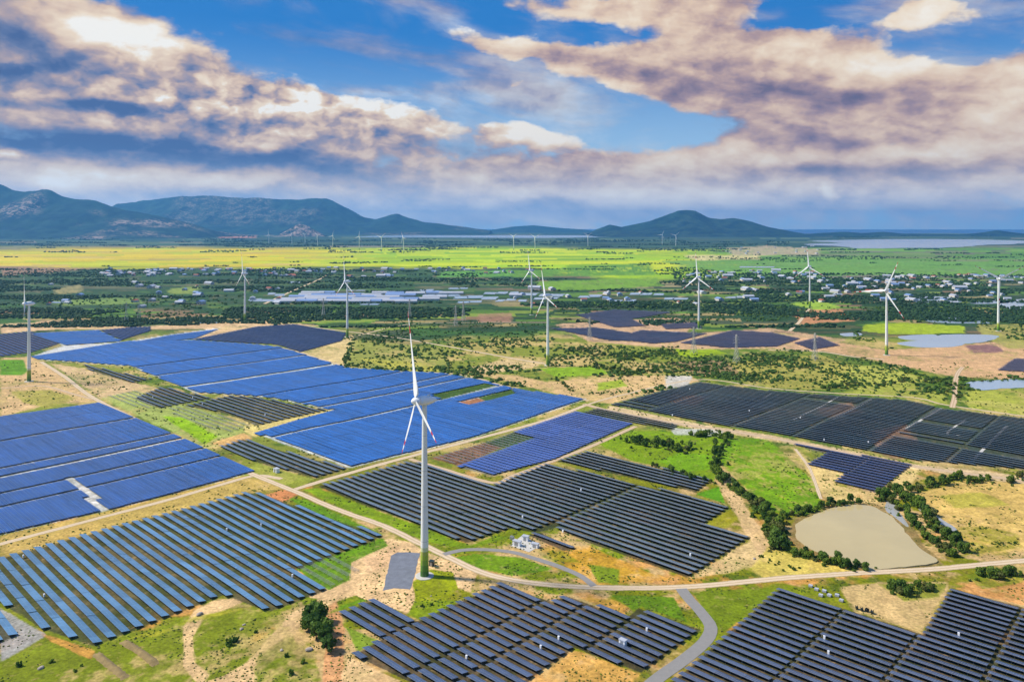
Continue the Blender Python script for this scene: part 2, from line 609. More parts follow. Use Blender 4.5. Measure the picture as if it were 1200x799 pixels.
M['bark'] = plain('tree_bark', lin(96, 78, 60), 0.95, var=0.3, scale=2)
M['earth'] = plain('bare_red_earth', lin(176, 134, 100), 0.97, var=0.25, scale=0.6, bump=0.4)
M['berm'] = plain('weedy_earth', lin(138, 118, 74), 0.97, var=0.55, scale=0.5, bump=0.6)
M['wall'] = plain('pale_rendered_wall', lin(206, 200, 190), 0.9, var=0.12, scale=0.05)
M['roof_blue'] = plain('blue_sheet_roof', lin(120, 146, 186), 0.55, var=0.2, scale=0.05)
M['roof_grey'] = plain('grey_sheet_roof', lin(176, 180, 188), 0.55, var=0.2, scale=0.05)
M['roof_red'] = plain('red_tile_roof', lin(160, 92, 70), 0.8, var=0.2, scale=0.05)
M['glass_dark'] = plain('dark_window_glass', (0.03, 0.04, 0.05), 0.2)

P_ = {
    'steelblue': panel_mat('steel_blue_modules', (0.105, 0.225, 0.360), 0.30, frame=(0.26, 0.36, 0.48)),
    'cobalt': panel_mat('cobalt_blue_modules', (0.010, 0.066, 0.262), 0.36, frame=(0.16, 0.30, 0.52), lw=0.09),
    'azure': panel_mat('azure_blue_modules', (0.012, 0.092, 0.340), 0.36, frame=(0.10, 0.28, 0.58), lw=0.08),
    'violet': panel_mat('violet_blue_modules', (0.050, 0.110, 0.370), 0.36, frame=(0.2, 0.28, 0.5)),
    'slate': panel_mat('slate_dark_modules', (0.105, 0.150, 0.195), 0.28, frame=(0.36, 0.42, 0.46)),
    'black': panel_mat('black_modules', (0.026, 0.066, 0.096), 0.32, frame=(0.22, 0.27, 0.30)),
    'navy': panel_mat('navy_modules', (0.062, 0.096, 0.172), 0.28, frame=(0.30, 0.34, 0.40)),
    'plum': panel_mat('plum_modules', (0.018, 0.042, 0.125), 0.36, frame=(0.12, 0.15, 0.26)),
}
L_ = {
    'deep': leaf_mat('deep_green_leaves', (0.040, 0.110, 0.020), (0.130, 0.220, 0.034)),
    'mid': leaf_mat('mid_green_leaves', (0.075, 0.160, 0.022), (0.190, 0.290, 0.040)),
    'fresh': leaf_mat('fresh_green_leaves', (0.110, 0.200, 0.020), (0.250, 0.340, 0.040)),
    'olive': leaf_mat('olive_leaves', (0.120, 0.155, 0.030), (0.250, 0.265, 0.070)),
    'far': leaf_mat('dark_far_foliage', (0.020, 0.075, 0.034), (0.070, 0.140, 0.048)),
}
WA = {
    'pond': water_mat('silty_pond_water', lin(188, 170, 122), 0.08, 0.03),
    'ditch': water_mat('grey_ditch_water', lin(160, 160, 154), 0.16, 0.03),
    'pale': water_mat('shallow_flood_water', lin(150, 168, 182), 0.2, 0.03, 0.05),
    'sea': water_mat('blue_sea_water', lin(26, 92, 142), 0.35, 0.05, 0.02),
}

# ------------------------------------------------------------------ ground: one sheet out to the horizon
UDIR = np.array([math.cos(R(-43.0)), math.sin(R(-43.0))])     # along the panel rows
VDIR = np.array([-UDIR[1], UDIR[0]])                          # across the rows, away to the right


def build_ground():
    half = 37.5
    th_in = np.linspace(-half, half, 1080)
    th_out = np.linspace(half, 360 - half, 42)[1:-1]
    th = np.radians(np.concatenate([th_in, th_out]))
    pys = np.arange(1150.0, 268.7, -1.15)
    rad = np.concatenate([[4.0, 60.0, 120.0, 170.0], H * F / (pys - HY) / 1.0])
    rad = np.concatenate([rad, [48000.0]])
    rad = np.unique(rad)
    # keep depth lines straight in front: radius measured along the view axis
    T, Rr = np.meshgrid(th, rad)
    cosT = np.cos(T)
    scale = np.where(np.abs(T) <= math.radians(half) + 1e-6, 1 / np.maximum(cosT, 0.5), 1 / math.cos(math.radians(half)))
    Rr = np.minimum(Rr * scale, 48000.0 * (0.9 + 0.1 * Rr / 48000.0))
    X = Rr * np.sin(T)
    Y = Rr * np.cos(T)
    nr, nt = X.shape
    x, y = X.ravel(), Y.ravel()
    z = height(x, y)
    C = ground_colour(x, y)
    idx = np.arange(nr * nt).reshape(nr, nt)
    a = idx[:-1, :]
    b = idx[1:, :]
    a2, b2 = np.roll(a, -1, 1), np.roll(b, -1, 1)
    Fq = np.stack([a, a2, b2, b], -1).reshape(-1, 4)[:, ::-1]
    V = np.stack([x, y, z], 1)
    me = np_mesh('ground', V, Fq, [M['ground']], smooth=True)
    ca = me.color_attributes.new('soil', 'FLOAT_COLOR', 'POINT')
    ca.data.foreach_set('color', np.concatenate([C, np.ones((len(C), 1))], 1).astype(np.float32).ravel())
    tag(link('ground', me), kind='structure')


def L3(*c):
    return np.array(lin(*c))


def ground_colour(x, y):
    d = np.maximum(y, 30.0)
    front = y > 30
    py = np.where(front, HY + H * F / d, 900.0)
    px = np.where(front, CX + x / d * F, 600.0)
    u = x * UDIR[0] + y * UDIR[1]
    v = x * VDIR[0] + y * VDIR[1]
    n1 = fbm(x / 45, y / 45, 1, 5, 0.55)
    n2 = fbm(x / 11, y / 11, 2, 4, 0.55)
    n3 = fbm(x / 160, y / 160, 3, 4)
    n4 = fbm(x / 5, y / 5, 8, 3, 0.6)
    grass, lush, olive = L3(118, 122, 40), L3(108, 134, 30), L3(132, 120, 62)
    dirt, tan, orange, pale = L3(188, 150, 106), L3(184, 160, 116), L3(196, 140, 82), L3(212, 194, 162)
    mixc = lambda a, b, t: a + (b - a) * t[:, None]
    C = mixc(np.tile(grass, (len(x), 1)), olive, sstep(0.35, 0.65, n2))
    C = mixc(C, lush, sstep(0.56, 0.70, n3) * 0.5)
    C = mixc(C, L3(72, 92, 30), sstep(0.54, 0.66, n4 * 0.6 + fbm(x / 26, y / 26, 15, 3) * 0.4) * 0.75)
    C = mixc(C, tan, sstep(0.49, 0.60, n1 * 0.5 + n2 * 0.25 + n4 * 0.25))
    C = mixc(C, orange, sstep(0.58, 0.70, n2 * 0.5 + fbm(x / 30, y / 30, 6, 3) * 0.5) * 0.6)
    # middle ground: dry scrub
    mid = sstep(560, 700, y)
    Cm = mixc(np.tile(L3(124, 134, 62), (len(x), 1)), L3(182, 164, 112), sstep(0.47, 0.60, n1 * 0.7 + n2 * 0.3))
    Cm = mixc(Cm, L3(78, 104, 40), sstep(0.48, 0.62, n3 * 0.4 + n2 * 0.6))
    C = C + (Cm - C) * mid[:, None]
    # parcels of the plain
    th = np.radians(8.0)
    pu = x * np.cos(th) + y * np.sin(th) + (fbm(x / 300, y / 300, 21, 2) - 0.5) * 260
    pv = -x * np.sin(th) + y * np.cos(th) + (fbm(x / 300, y / 300, 22, 2) - 0.5) * 220

    def parcels(w, h, s, pal, wts):
        row = np.floor(pv / h)
        off = _hash(row, row * 0 + 3, s) * w
        cu = np.floor((pu + off) / w)
        k = _hash(cu, row, s + 5)
        cw = np.cumsum(wts) / np.sum(wts)
        i = np.searchsorted(cw, k).clip(0, len(pal) - 1)
        return np.array(pal)[i] * (0.86 + 0.28 * _hash(cu, row, s + 9))[:, None]

    far = sstep(1180, 1420, y + (n3 - 0.5) * 500)
    pal = [L3(44, 74, 44), L3(58, 92, 46), L3(92, 126, 54), L3(120, 140, 66), L3(150, 138, 98), L3(128, 108, 84), L3(70, 84, 62)]
    Cf = parcels(120, 48, 31, pal, [4, 3, 3, 2.2, 2.4, 1.5, 2])
    Cf = mixc(Cf, L3(40, 66, 42), sstep(0.50, 0.60, fbm(x / 110, y / 60, 12, 4)) * 0.8)
    Cf = mixc(Cf, L3(44, 78, 50), (1 - sstep(560, 680, px + (n3 - .5) * 160)) * sstep(1650, 1900, y) * 0.65)
    C = C + (Cf - C) * far[:, None]
    # broad paddies beyond the villages
    pad = sstep(2750, 3000, y - 700 * (1 - sstep(600, 700, px)) + (n3 - 0.5) * 500) * (1 - sstep(6200, 7800, y + (fbm(x / 1500, y / 1500, 71, 2) - .5) * 2500))
    lime = parcels(420, 150, 41, [L3(170, 192, 22), L3(148, 182, 26), L3(188, 198, 30), L3(120, 160, 34)], [3, 3, 3, 1])
    gold = parcels(480, 170, 42, [L3(214, 188, 30), L3(204, 182, 42), L3(184, 186, 34), L3(190, 166, 78)], [3, 2, 2, 1])
    cool = parcels(600, 200, 43, [L3(96, 140, 50), L3(112, 150, 58), L3(84, 124, 62), L3(118, 132, 84), L3(112, 112, 92)], [3, 3, 2, 2, 1])
    gl = 1 - sstep(300, 480, px + (n3 - 0.5) * 90)
    cr = sstep(760, 900, px + (n3 - 0.5) * 120)
    Cp = lime + (gold - lime) * gl[:, None]
    Cp = Cp + (cool - Cp) * cr[:, None]
    C = C + (Cp - C) * pad[:, None]
    # coastal plain: dark bush and settlement
    cst = sstep(6200, 7800, y + (fbm(x / 1500, y / 1500, 71, 2) - .5) * 2500)
    Cc = parcels(900, 420, 51, [L3(42, 72, 56), L3(56, 86, 60), L3(92, 112, 78), L3(120, 116, 96), L3(70, 90, 60)], [4, 3, 1.5, 1, 2])
    C = C + (Cc - C) * cst[:, None]

    def paint(poly, col, amp=4.0, op=1.0, mot=0.25):
        nonlocal C
        W_ = [G(*p) for p in poly]
        xs, ys = [p[0] for p in W_], [p[1] for p in W_]
        sc = np.mean(ys) / 500.0
        A = amp * sc
        sel = np.where((x > min(xs) - A * 2) & (x < max(xs) + A * 2) & (y > min(ys) - A * 2) & (y < max(ys) + A * 2))[0]
        if not len(sel): return
        xx, yy = x[sel], y[sel]
        acc = 0.0
        for k in range(3):
            wx = (fbm(xx / (14 * sc), yy / (14 * sc), 200 + k, 4, 0.6) - 0.5) * 2 * A
            wy = (fbm(xx / (14 * sc), yy / (14 * sc), 300 + k, 4, 0.6) - 0.5) * 2 * A
            acc = acc + inside(W_, xx + wx, yy + wy)
        a = acc / 3 * op
        if amp >= 2.5: a = a * (1 - 0.6 * sstep(0.53, 0.66, n1[sel] * 0.6 + n4[sel] * 0.4))
        cc = np.array(lin(*col)) * (1 + mot * 2 * (n2[sel] - 0.5))[:, None]
        cc = cc * (1 + mot * 1.6 * (n4[sel] - 0.5))[:, None]
        C[sel] += (cc - C[sel]) * a[:, None]

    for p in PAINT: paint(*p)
    lum = (C @ np.array([0.25, 0.6, 0.15]))[:, None]
    near = (1 - sstep(1500, 2600, y))[:, None]
    C = lum + (C - lum) * (1 + 0.12 * near)
    C = C * (1 + near * np.array([0.05, -0.01, -0.10]))
    return np.clip(C, 0.004, 0.9)


LUSH, GRN, TAN, SAND, ORG, DRY, PALE = (92, 132, 24), (116, 128, 40), (186, 160, 116), (206, 178, 138), (200, 146, 88), (176, 160, 92), (214, 204, 184)
PAINT = [
    # ---- near left
    ([(0, 800), (0, 765), (60, 742), (160, 742), (290, 705), (330, 720), (350, 760), (300, 800)], (112, 124, 44), 5, 0.9),
    ([(215, 735), (228, 716), (250, 705), (300, 700), (262, 716), (240, 722), (226, 748), (228, 775), (246, 790), (236, 805), (214, 780)], SAND, 2, 0.9),
    ([(236, 800), (262, 792), (290, 775), (318, 745), (340, 720), (380, 700), (425, 678), (440, 690), (396, 705), (352, 735), (325, 770), (296, 800)], SAND, 2.5, 0.95),
    ([(376, 805), (384, 740), (380, 715), (395, 705), (404, 740), (402, 805)], (186, 142, 104), 2, 0.95),
    ([(400, 790), (410, 770), (470, 800), (400, 812)], SAND, 2, 0.8),
    ([(404, 735), (446, 752), (420, 765)], LUSH, 2, 0.8),
    ([(380, 722), (436, 702), (445, 697), (400, 710)], LUSH, 2, 0.8),
    ([(300, 770), (340, 745), (372, 770), (376, 800), (300, 800)], (104, 118, 40), 4, 0.9),
    ([(150, 748), (215, 732), (300, 712), (230, 722), (185, 745)], (150, 148, 62), 3, 0.7),
    ([(0, 712), (48, 740), (55, 745), (10, 770), (0, 775)], (150, 150, 150), 2, 0.9),
    ([(48, 742), (112, 762), (106, 772), (60, 752)], ORG, 2, 0.7),
    # ---- turbine platform
    ([(416, 650), (455, 632), (480, 636), (500, 648), (560, 672), (552, 695), (535, 690), (530, 676), (500, 690), (480, 720), (446, 712), (410, 695), (380, 705), (360, 700)], SAND, 2.5, 1.0),
    ([(425, 655), (470, 642), (462, 660), (432, 672)], (208, 176, 140), 2, 0.8),
    ([(484, 683), (505, 668), (530, 672), (537, 690), (520, 708), (486, 706)], (132, 142, 20), 1.6, 1.0),
    ([(478, 722), (486, 706), (538, 704), (520, 725), (500, 732)], (116, 134, 26), 2, 1.0),
    ([(347, 668), (420, 642), (448, 632), (455, 640), (412, 660), (410, 680), (385, 692)], (90, 128, 36), 2, 0.95),
    ([(335, 583), (360, 586), (450, 628), (430, 630)], LUSH, 2, 0.9),
    ([(310, 580), (340, 572), (352, 578), (330, 590)], (190, 130, 92), 2, 0.9),
    ([(354, 574), (372, 572), (528, 632), (552, 640), (580, 628), (600, 630), (545, 645), (500, 636), (440, 612)], (112, 138, 38), 2, 0.95),
    ([(530, 654), (560, 650), (610, 654), (650, 668), (600, 676), (562, 668)], LUSH, 2, 0.9),
    ([(632, 645), (690, 640), (755, 670), (792, 680), (700, 686), (668, 668)], (190, 146, 70), 4, 0.8),
    ([(626, 646), (650, 640), (680, 660), (650, 660)], GRN, 3, 0.7),
    ([(690, 662), (726, 668), (724, 686), (700, 684)], (104, 132, 44), 2, 0.9),
    ([(600, 690), (650, 700), (690, 695), (740, 712), (730, 722), (664, 696), (648, 704)], ORG, 3, 0.6),
    ([(715, 698), (790, 700), (806, 730), (752, 712), (740, 716)], (92, 124, 34), 2, 0.95),
    ([(812, 694), (900, 688), (908, 694), (850, 740), (832, 735), (822, 710)], (104, 122, 40), 2.5, 0.95),
    ([(622, 800), (674, 763), (750, 792), (740, 805), (700, 830), (600, 830)], (200, 158, 96), 4, 0.85),
    ([(806, 678), (880, 632), (902, 640), (890, 660), (850, 672)], (206, 182, 140), 4, 0.7),
    ([(815, 579), (842, 570), (850, 590)], (90, 138, 30), 1, 1.0),
    ([(826, 613), (856, 596), (866, 606), (850, 618)], (140, 140, 50), 2, 0.9),
    ([(840, 565), (852, 560), (880, 600), (905, 640), (890, 650), (866, 610)], SAND, 3, 0.85),
    # ---- pond side
    ([(840, 515), (900, 515), (960, 570), (965, 598), (935, 605), (905, 600), (878, 575), (845, 545)], (98, 136, 24), 3, 0.95),
    ([(858, 520), (905, 520), (935, 560), (930, 590), (900, 590), (866, 556)], (112, 150, 24), 4, 0.7),
    ([(700, 520), (745, 505), (842, 508), (846, 545), (835, 565), (770, 545), (740, 540)], (110, 138, 34), 2, 0.95),
    ([(770, 540), (800, 530), (838, 535), (835, 550), (800, 553)], (110, 150, 24), 2, 0.9),
    ([(925, 522), (945, 540), (990, 556), (978, 568), (1030, 580), (1060, 550), (1080, 546), (1062, 578), (1020, 590), (985, 592), (965, 580)], (208, 186, 132), 3, 0.9),
    ([(1062, 580), (1130, 562), (1210, 565), (1300, 565), (1300, 645), (1200, 645), (1140, 650)], (196, 170, 108), 4, 0.95),
    ([(1100, 580), (1150, 575), (1180, 590), (1120, 595)], (150, 152, 66), 4, 0.7),
    ([(1110, 620), (1150, 615), (1195, 625), (1195, 640), (1140, 648)], (138, 138, 56), 4, 0.8),
    ([(900, 640), (930, 650), (1010, 670), (1000, 676), (900, 680), (880, 668)], (196, 180, 104), 3, 0.8),
    ([(985, 690), (1030, 682), (1110, 680), (1112, 690), (1080, 740), (1040, 728), (1000, 714)], (190, 166, 122), 3, 0.9),
    ([(1030, 684), (1110, 682), (1100, 700), (1060, 704)], (116, 128, 44), 3, 0.85),
    ([(1120, 690), (1140, 680), (1200, 668), (1300, 668), (1300, 735), (1200, 708)], (188, 140, 92), 3, 0.9),
    ([(1130, 672), (1200, 662), (1200, 680), (1150, 688)], (112, 126, 44), 3, 0.85),
    # ---- left middle
    ([(0, 640), (0, 628), (120, 600), (290, 556), (340, 572), (300, 577), (0, 656)], (178, 156, 96), 3, 0.9),
    ([(0, 488), (60, 472), (115, 470), (60, 430), (40, 418), (0, 420)], (196, 168, 128), 3, 0.95),
    ([(0, 422), (28, 421), (32, 436), (26, 440), (0, 440)], (92, 136, 44), 1.5, 1.0),
    ([(12, 458), (60, 456), (90, 466), (55, 478), (25, 470)], (150, 148, 76), 3, 0.9),
    ([(60, 426), (100, 432), (170, 452), (215, 462), (150, 470), (118, 466)], (196, 172, 136), 3, 0.95),
    ([(118, 466), (160, 458), (300, 500), (262, 522), (240, 526)], (150, 164, 96), 3, 0.9),
    ([(190, 488), (215, 490), (256, 512), (240, 522)], (128, 168, 30), 2, 0.85),
    ([(248, 520), (285, 508), (295, 514), (262, 524)], (206, 168, 116), 2, 0.9),
    ([(300, 470), (392, 480), (300, 512), (285, 505)], (206, 190, 128), 2, 0.9),
    ([(280, 556), (300, 542), (370, 562), (350, 572)], (140, 150, 70), 2, 0.8),
    ([(0, 380), (60, 376), (150, 383), (240, 379), (262, 378), (300, 374), (380, 382), (300, 384), (225, 398), (258, 385), (150, 386), (60, 386), (0, 391)], (206, 178, 142), 4, 0.9),
    ([(38, 417), (75, 405), (143, 401), (200, 392), (258, 384), (250, 388), (190, 399), (140, 404), (80, 414)], (196, 200, 204), 2, 0.9),
    ([(350, 414), (404, 398), (412, 392), (420, 400), (404, 430), (370, 422)], (204, 184, 138), 3, 0.9),
    ([(412, 398), (520, 408), (528, 436), (500, 436), (404, 430)], (140, 146, 80), 4, 0.9),
    ([(420, 420), (500, 425), (525, 436), (470, 434)], (170, 168, 84), 4, 0.8),
    # ---- centre, behind the big blue field
    ([(560, 440), (600, 440), (640, 448), (730, 440), (810, 440), (820, 446), (714, 474), (690, 470)], (200, 172, 130), 3, 0.9),
    ([(700, 448), (728, 444), (735, 452), (700, 458)], (140, 164, 58), 2, 0.9),
    ([(632, 432), (700, 428), (713, 438), (650, 442)], (128, 160, 56), 1.5, 1.0),
    ([(780, 440), (812, 440), (806, 452), (780, 456)], (186, 186, 180), 2, 0.9),
    ([(780, 425), (850, 422), (880, 436), (820, 440)], (150, 126, 100), 3, 0.8),
    ([(790, 408), (835, 409), (850, 414), (815, 420), (795, 416)], (140, 164, 54), 2, 1.0),
    ([(600, 418), (640, 424), (620, 432), (560, 440), (555, 430)], (200, 178, 138), 3, 0.9),
    ([(540, 405), (560, 400), (600, 412), (600, 420)], (160, 150, 92), 3, 0.8),
    ([(650, 380), (790, 372), (820, 380), (800, 392), (900, 384), (990, 398), (960, 412), (900, 408), (800, 410), (690, 400)], (196, 164, 136), 4, 0.85),
    ([(560, 368), (600, 366), (600, 378), (560, 378)], (150, 118, 100), 3, 0.8),
    # ---- right middle
    ([(900, 400), (940, 395), (1040, 410), (1120, 405), (1170, 400), (1300, 400), (1300, 450), (1180, 445), (1110, 440), (1040, 425), (960, 410)], (196, 162, 128), 4, 0.9),
    ([(960, 425), (1040, 430), (1090, 446), (1010, 456), (960, 448)], (168, 172, 92), 3, 0.9),
    ([(850, 425), (960, 415), (1000, 430), (960, 455), (900, 454)], (162, 156, 88), 4, 0.8),
    ([(985, 460), (1060, 450), (1110, 455), (1110, 475), (1068, 468)], (156, 162, 82), 3, 0.85),
    ([(1130, 458), (1210, 455), (1300, 455), (1300, 492), (1200, 486), (1135, 478)], (160, 166, 82), 3, 0.95),
    ([(1015, 380), (1060, 378), (1130, 382), (1130, 390), (1050, 392), (1010, 388)], (146, 166, 62), 2, 1.0),
    ([(1145, 380), (1300, 378), (1300, 408), (1180, 408), (1150, 395)], (150, 150, 86), 3, 0.9),
    ([(925, 356), (960, 352), (988, 360), (960, 364)], (140, 168, 70), 2, 1.0),
    ([(925, 364), (985, 362), (1000, 376), (940, 380)], (186, 138, 104), 3, 0.9),
    ([(1120, 470), (1300, 500), (1300, 485), (1160, 470)], (170, 166, 100), 3, 0.6),
    ([(1065, 400), (1100, 396), (1120, 402), (1080, 408)], (128, 108, 72), 3, 0.9),
    ([(1130, 405), (1165, 403), (1175, 412), (1140, 414)], (120, 92, 96), 3, 0.9),
    ([(714, 476), (842, 501), (900, 510), (1070, 544), (1200, 556), (1300, 570), (1300, 580), (1200, 566), (1060, 548), (900, 516), (830, 506), (710, 482)], (206, 184, 150), 3, 0.9),
    ([(785, 502), (850, 504), (842, 512), (790, 510)], (176, 180, 176), 2, 0.8),
    # ---- plain
    ([(630, 330), (770, 325), (775, 335), (690, 340), (630, 339)], (112, 150, 48), 5, 1.0),
    ([(590, 318), (760, 308), (770, 322), (600, 325)], (96, 140, 48), 5, 1.0),
    ([(770, 306), (1000, 304), (1200, 308), (1300, 308), (1300, 322), (1000, 323), (850, 320)], (104, 148, 66), 5, 0.9),
    ([(520, 318), (600, 316), (600, 324), (510, 325)], (96, 150, 60), 5, 1.0),
    ([(60, 352), (160, 348), (170, 356), (70, 358)], (116, 142, 76), 5, 0.9),
    ([(62, 340), (95, 333), (97, 342), (66, 345)], (150, 140, 92), 5, 0.9),
    ([(200, 338), (235, 335), (230, 345), (196, 344)], (132, 148, 70), 5, 0.9),
    ([(0, 312), (60, 313), (120, 314), (40, 321), (0, 323)], (150, 118, 92), 5, 0.9),
    ([(260, 271), (302, 271), (300, 279), (255, 279)], (190, 126, 98), 3, 0.9),
    ([(850, 291), (900, 288), (960, 292), (960, 298), (860, 300)], (176, 160, 124), 5, 0.9),
    ([(800, 299), (890, 299), (890, 304), (815, 305)], (206, 190, 130), 4, 0.9),
]


def uv_of(p):
    p = np.array(p)
    return float(p @ UDIR), float(p @ VDIR)


def xy_of(u, v):
    p = UDIR * u + VDIR * v
    return float(p[0]), float(p[1])


def aisle(px, py, w):
    return (uv_of(G(px, py))[0], w)


# key: polygon, pitch, table width, modules, gap between tables, aisles, wording
FIELDS = [
    dict(poly=[(-60, 672), (0, 655), (150, 614), (290, 577), (312, 581), (448, 630), (428, 639), (345, 669), (383, 692), (316, 718), (262, 699), (110, 757), (52, 738), (0, 706), (-60, 670)], pitch=6.3, w=4.0, m='steelblue',
         what='steel blue solar row', where='the lower left field', table=24, aisles=[]),
    dict(poly=[(-40, 694), (0, 718), (18, 746), (-40, 768)], pitch=6.3, w=4.0, m='steelblue', what='short blue solar row', where='the lower left corner patch', table=24, aisles=[]),
    dict(poly=[(-70, 505), (0, 488), (115, 472), (296, 553), (125, 598), (0, 627), (-70, 644)], pitch=5.0, w=4.98, m='cobalt', what='cobalt solar row', where='the packed left blue field', table=34,
         aisles=[aisle(82, 504, 5), aisle(140, 531, 6.5), aisle(165, 543, 4), aisle(178, 554, 4), aisle(20, 546, 5)],
         holes=[[(75, 561), (82, 558), (131, 597), (121, 600)]]),
    dict(poly=[(38, 418), (150, 400), (228, 399), (300, 404), (328, 407), (405, 431), (512, 437), (555, 444), (600, 456), (687, 468), (600, 497), (555, 512), (410, 548), (300, 508), (392, 481), (330, 469), (300, 465), (228, 460), (190, 445), (154, 429), (42, 421)],
         pitch=5.6, w=5.56, m='azure', what='azure solar row', where='the big central blue field', table=44,
         aisles=[aisle(210, 424, 5), aisle(236, 434, 6), aisle(265, 447, 9), aisle(350, 457, 3), aisle(430, 467, 4.5), aisle(490, 447, 4), aisle(575, 456, 4)], m2='cobalt',
         holes=[[(505, 463), (570, 450), (578, 453), (516, 468)], [(535, 471), (572, 463), (600, 457), (604, 462), (548, 475)]]),
    dict(poly=[(157, 467), (190, 454), (250, 467), (187, 479)], pitch=7.4, w=3.6, m='slate', what='thin dark solar row', where='the small sparse left patch', table=24, aisles=[]),
    dict(poly=[(217, 476), (270, 464), (302, 467), (384, 481), (302, 500), (268, 486)], pitch=7.4, w=3.6, m='slate', what='thin dark solar row', where='the sparse wedge in the blue', table=30, aisles=[]),
    dict(poly=[(98, 427), (178, 445), (155, 449), (103, 433)], pitch=7.4, w=3.4, m='slate', what='thin dark solar row', where='the sandy upper left strip', table=30, aisles=[]),
    dict(poly=[(257, 524), (285, 515), (302, 521), (408, 549), (370, 560), (300, 541)], pitch=6.3, w=3.8, m='slate', what='narrow dark solar row', where='the strip beside the dirt road', table=30, aisles=[]),
    dict(poly=[(373, 570), (481, 541), (578, 569), (640, 543), (856, 594), (826, 613), (880, 629), (806, 677), (690, 637), (652, 619), (627, 625), (600, 620), (580, 626), (549, 637), (527, 631)], pitch=6.3, w=4.2, m='slate',
         what='dark slate solar row', where='the striped field behind the turbine', table=36, aisles=[aisle(680, 600, 3.0)]),
    dict(poly=[(618, 627), (634, 625), (676, 644), (660, 646)], pitch=6.0, w=3.8, m='navy', what='short blue solar row', where='the little strip by the white cabins', table=24, aisles=[]),
    dict(poly=[(652, 540), (688, 529), (834, 563), (815, 577)], pitch=6.3, w=4.2, m='slate', what='dark slate solar row', where='the strip above the striped field', table=36, aisles=[]),
    dict(poly=[(537, 547), (604, 521), (628, 513), (602, 506), (674, 483), (743, 497), (650, 538), (576, 558)], pitch=5.4, w=4.9, m='violet', what='violet blue solar row', where='the violet field', table=36, aisles=[]),
    dict(poly=[(684, 484), (700, 479), (795, 499), (788, 505)], pitch=6.6, w=3.6, m='slate', what='dark solar row', where='the thin sandy road strip', table=30, aisles=[]),
    dict(poly=[(716, 475), (820, 447), (900, 457), (985, 464), (1066, 470), (1102, 479), (1200, 490), (1280, 499), (1280, 560), (1200, 549), (1070, 540), (900, 507), (842, 498)], pitch=6.6, w=4.7, m='black',
         what='black solar row', where='the wide black field', table=44, aisles=[aisle(800, 468, 2), aisle(905, 480, 2), aisle(1075, 492, 3), aisle(1150, 505, 2), aisle(985, 484, 2)]),
    dict(poly=[(925, 521), (1070, 545), (1027, 577), (978, 564), (990, 555), (945, 545), (968, 532)], pitch=6.6, w=4.2, m='plum', what='dark purple solar row', where='the small field above the pond', table=30, aisles=[]),
    dict(poly=[(396, 721), (434, 705), (489, 729), (585, 686), (600, 691), (647, 707), (663, 699), (734, 725), (748, 714), (822, 738), (751, 790), (674, 761), (622, 797), (600, 850), (480, 800), (414, 769), (449, 749)], pitch=5.8, w=4.0, m='navy',
         what='navy solar row', where='the lower middle field', table=24, aisles=[aisle(480, 735, 2.0), aisle(540, 760, 2.0), aisle(630, 745, 2.0), aisle(700, 755, 2.0)]),
    dict(poly=[(911, 691), (990, 714), (1081, 743), (1115, 688), (1200, 711), (1290, 736), (1290, 850), (700, 850), (789, 799)], pitch=5.8, w=4.0, m='navy', what='navy solar row', where='the lower right field', table=36,
         aisles=[aisle(965, 740, 1.3), aisle(1060, 765, 1.3), aisle(1180, 745, 1.3)]),
    dict(poly=[(-60, 398), (0, 392), (36, 388), (69, 403), (36, 413), (0, 418), (-60, 424)], pitch=8.0, w=4.6, m='plum', what='purple solar row', where='the far left purple field', table=44, aisles=[]),
    dict(poly=[(38, 391), (115, 387), (143, 400), (75, 405)], pitch=6.0, w=5.8, m='azure', what='blue solar row', where='the far upper left patch', table=44, aisles=[]),
    dict(poly=[(118, 387), (150, 384), (176, 383), (176, 388), (150, 396), (143, 399)], pitch=7.0, w=5.8, m='plum', what='dark solar row', where='the dark sliver at upper left', table=44, aisles=[]),
    dict(poly=[(152, 402), (200, 393), (256, 386), (228, 397), (175, 402)], pitch=6.4, w=6.0, m='azure', what='pale blue solar row', where='the far slanting blue strip', table=44, aisles=[]),
    dict(poly=[(226, 398), (300, 383), (345, 380), (406, 390), (400, 400), (352, 413), (325, 404)], pitch=7.0, w=5.6, m='plum', what='dark purple solar row', where='the dark field behind the blue', table=44, aisles=[]),
    dict(poly=[(674, 369), (720, 363), (790, 366), (740, 374), (756, 382), (721, 384)], pitch=8.5, w=6.8, m='plum', what='dark far solar row', where='the rearmost centre patch', table=50, aisles=[]),
    dict(poly=[(645, 385), (700, 384), (738, 390), (738, 400), (713, 399)], pitch=8.5, w=6.8, m='plum', what='dark far solar row', where='the far sandy centre patch', table=50, aisles=[]),
    dict(poly=[(716, 397), (751, 387), (828, 391), (792, 401), (765, 403)], pitch=8.5, w=6.8, m='plum', what='dark far solar row', where='the patch between two power towers', table=50, aisles=[]),
    dict(poly=[(797, 402), (859, 387), (905, 390), (938, 397), (911, 406), (850, 408)], pitch=8.5, w=6.8, m='plum', what='dark far solar row', where='the far right centre patch', table=50, aisles=[]),
    dict(poly=[(774, 380), (815, 378), (824, 384), (780, 386)], pitch=8.5, w=6.8, m='plum', what='dark far solar row', where='the small patch below the turbine', table=50, aisles=[]),
    dict(poly=[(930, 402), (960, 395), (984, 405), (952, 410)], pitch=8.5, w=6.8, m='plum', what='dark far solar row', where='the reddish patch by the mound', table=50, aisles=[]),
    dict(poly=[(1168, 434), (1190, 420), (1280, 422), (1280, 440)], pitch=8.0, w=5.6, m='plum', what='dark solar row', where='the patch at the right edge', table=44, aisles=[]),
]

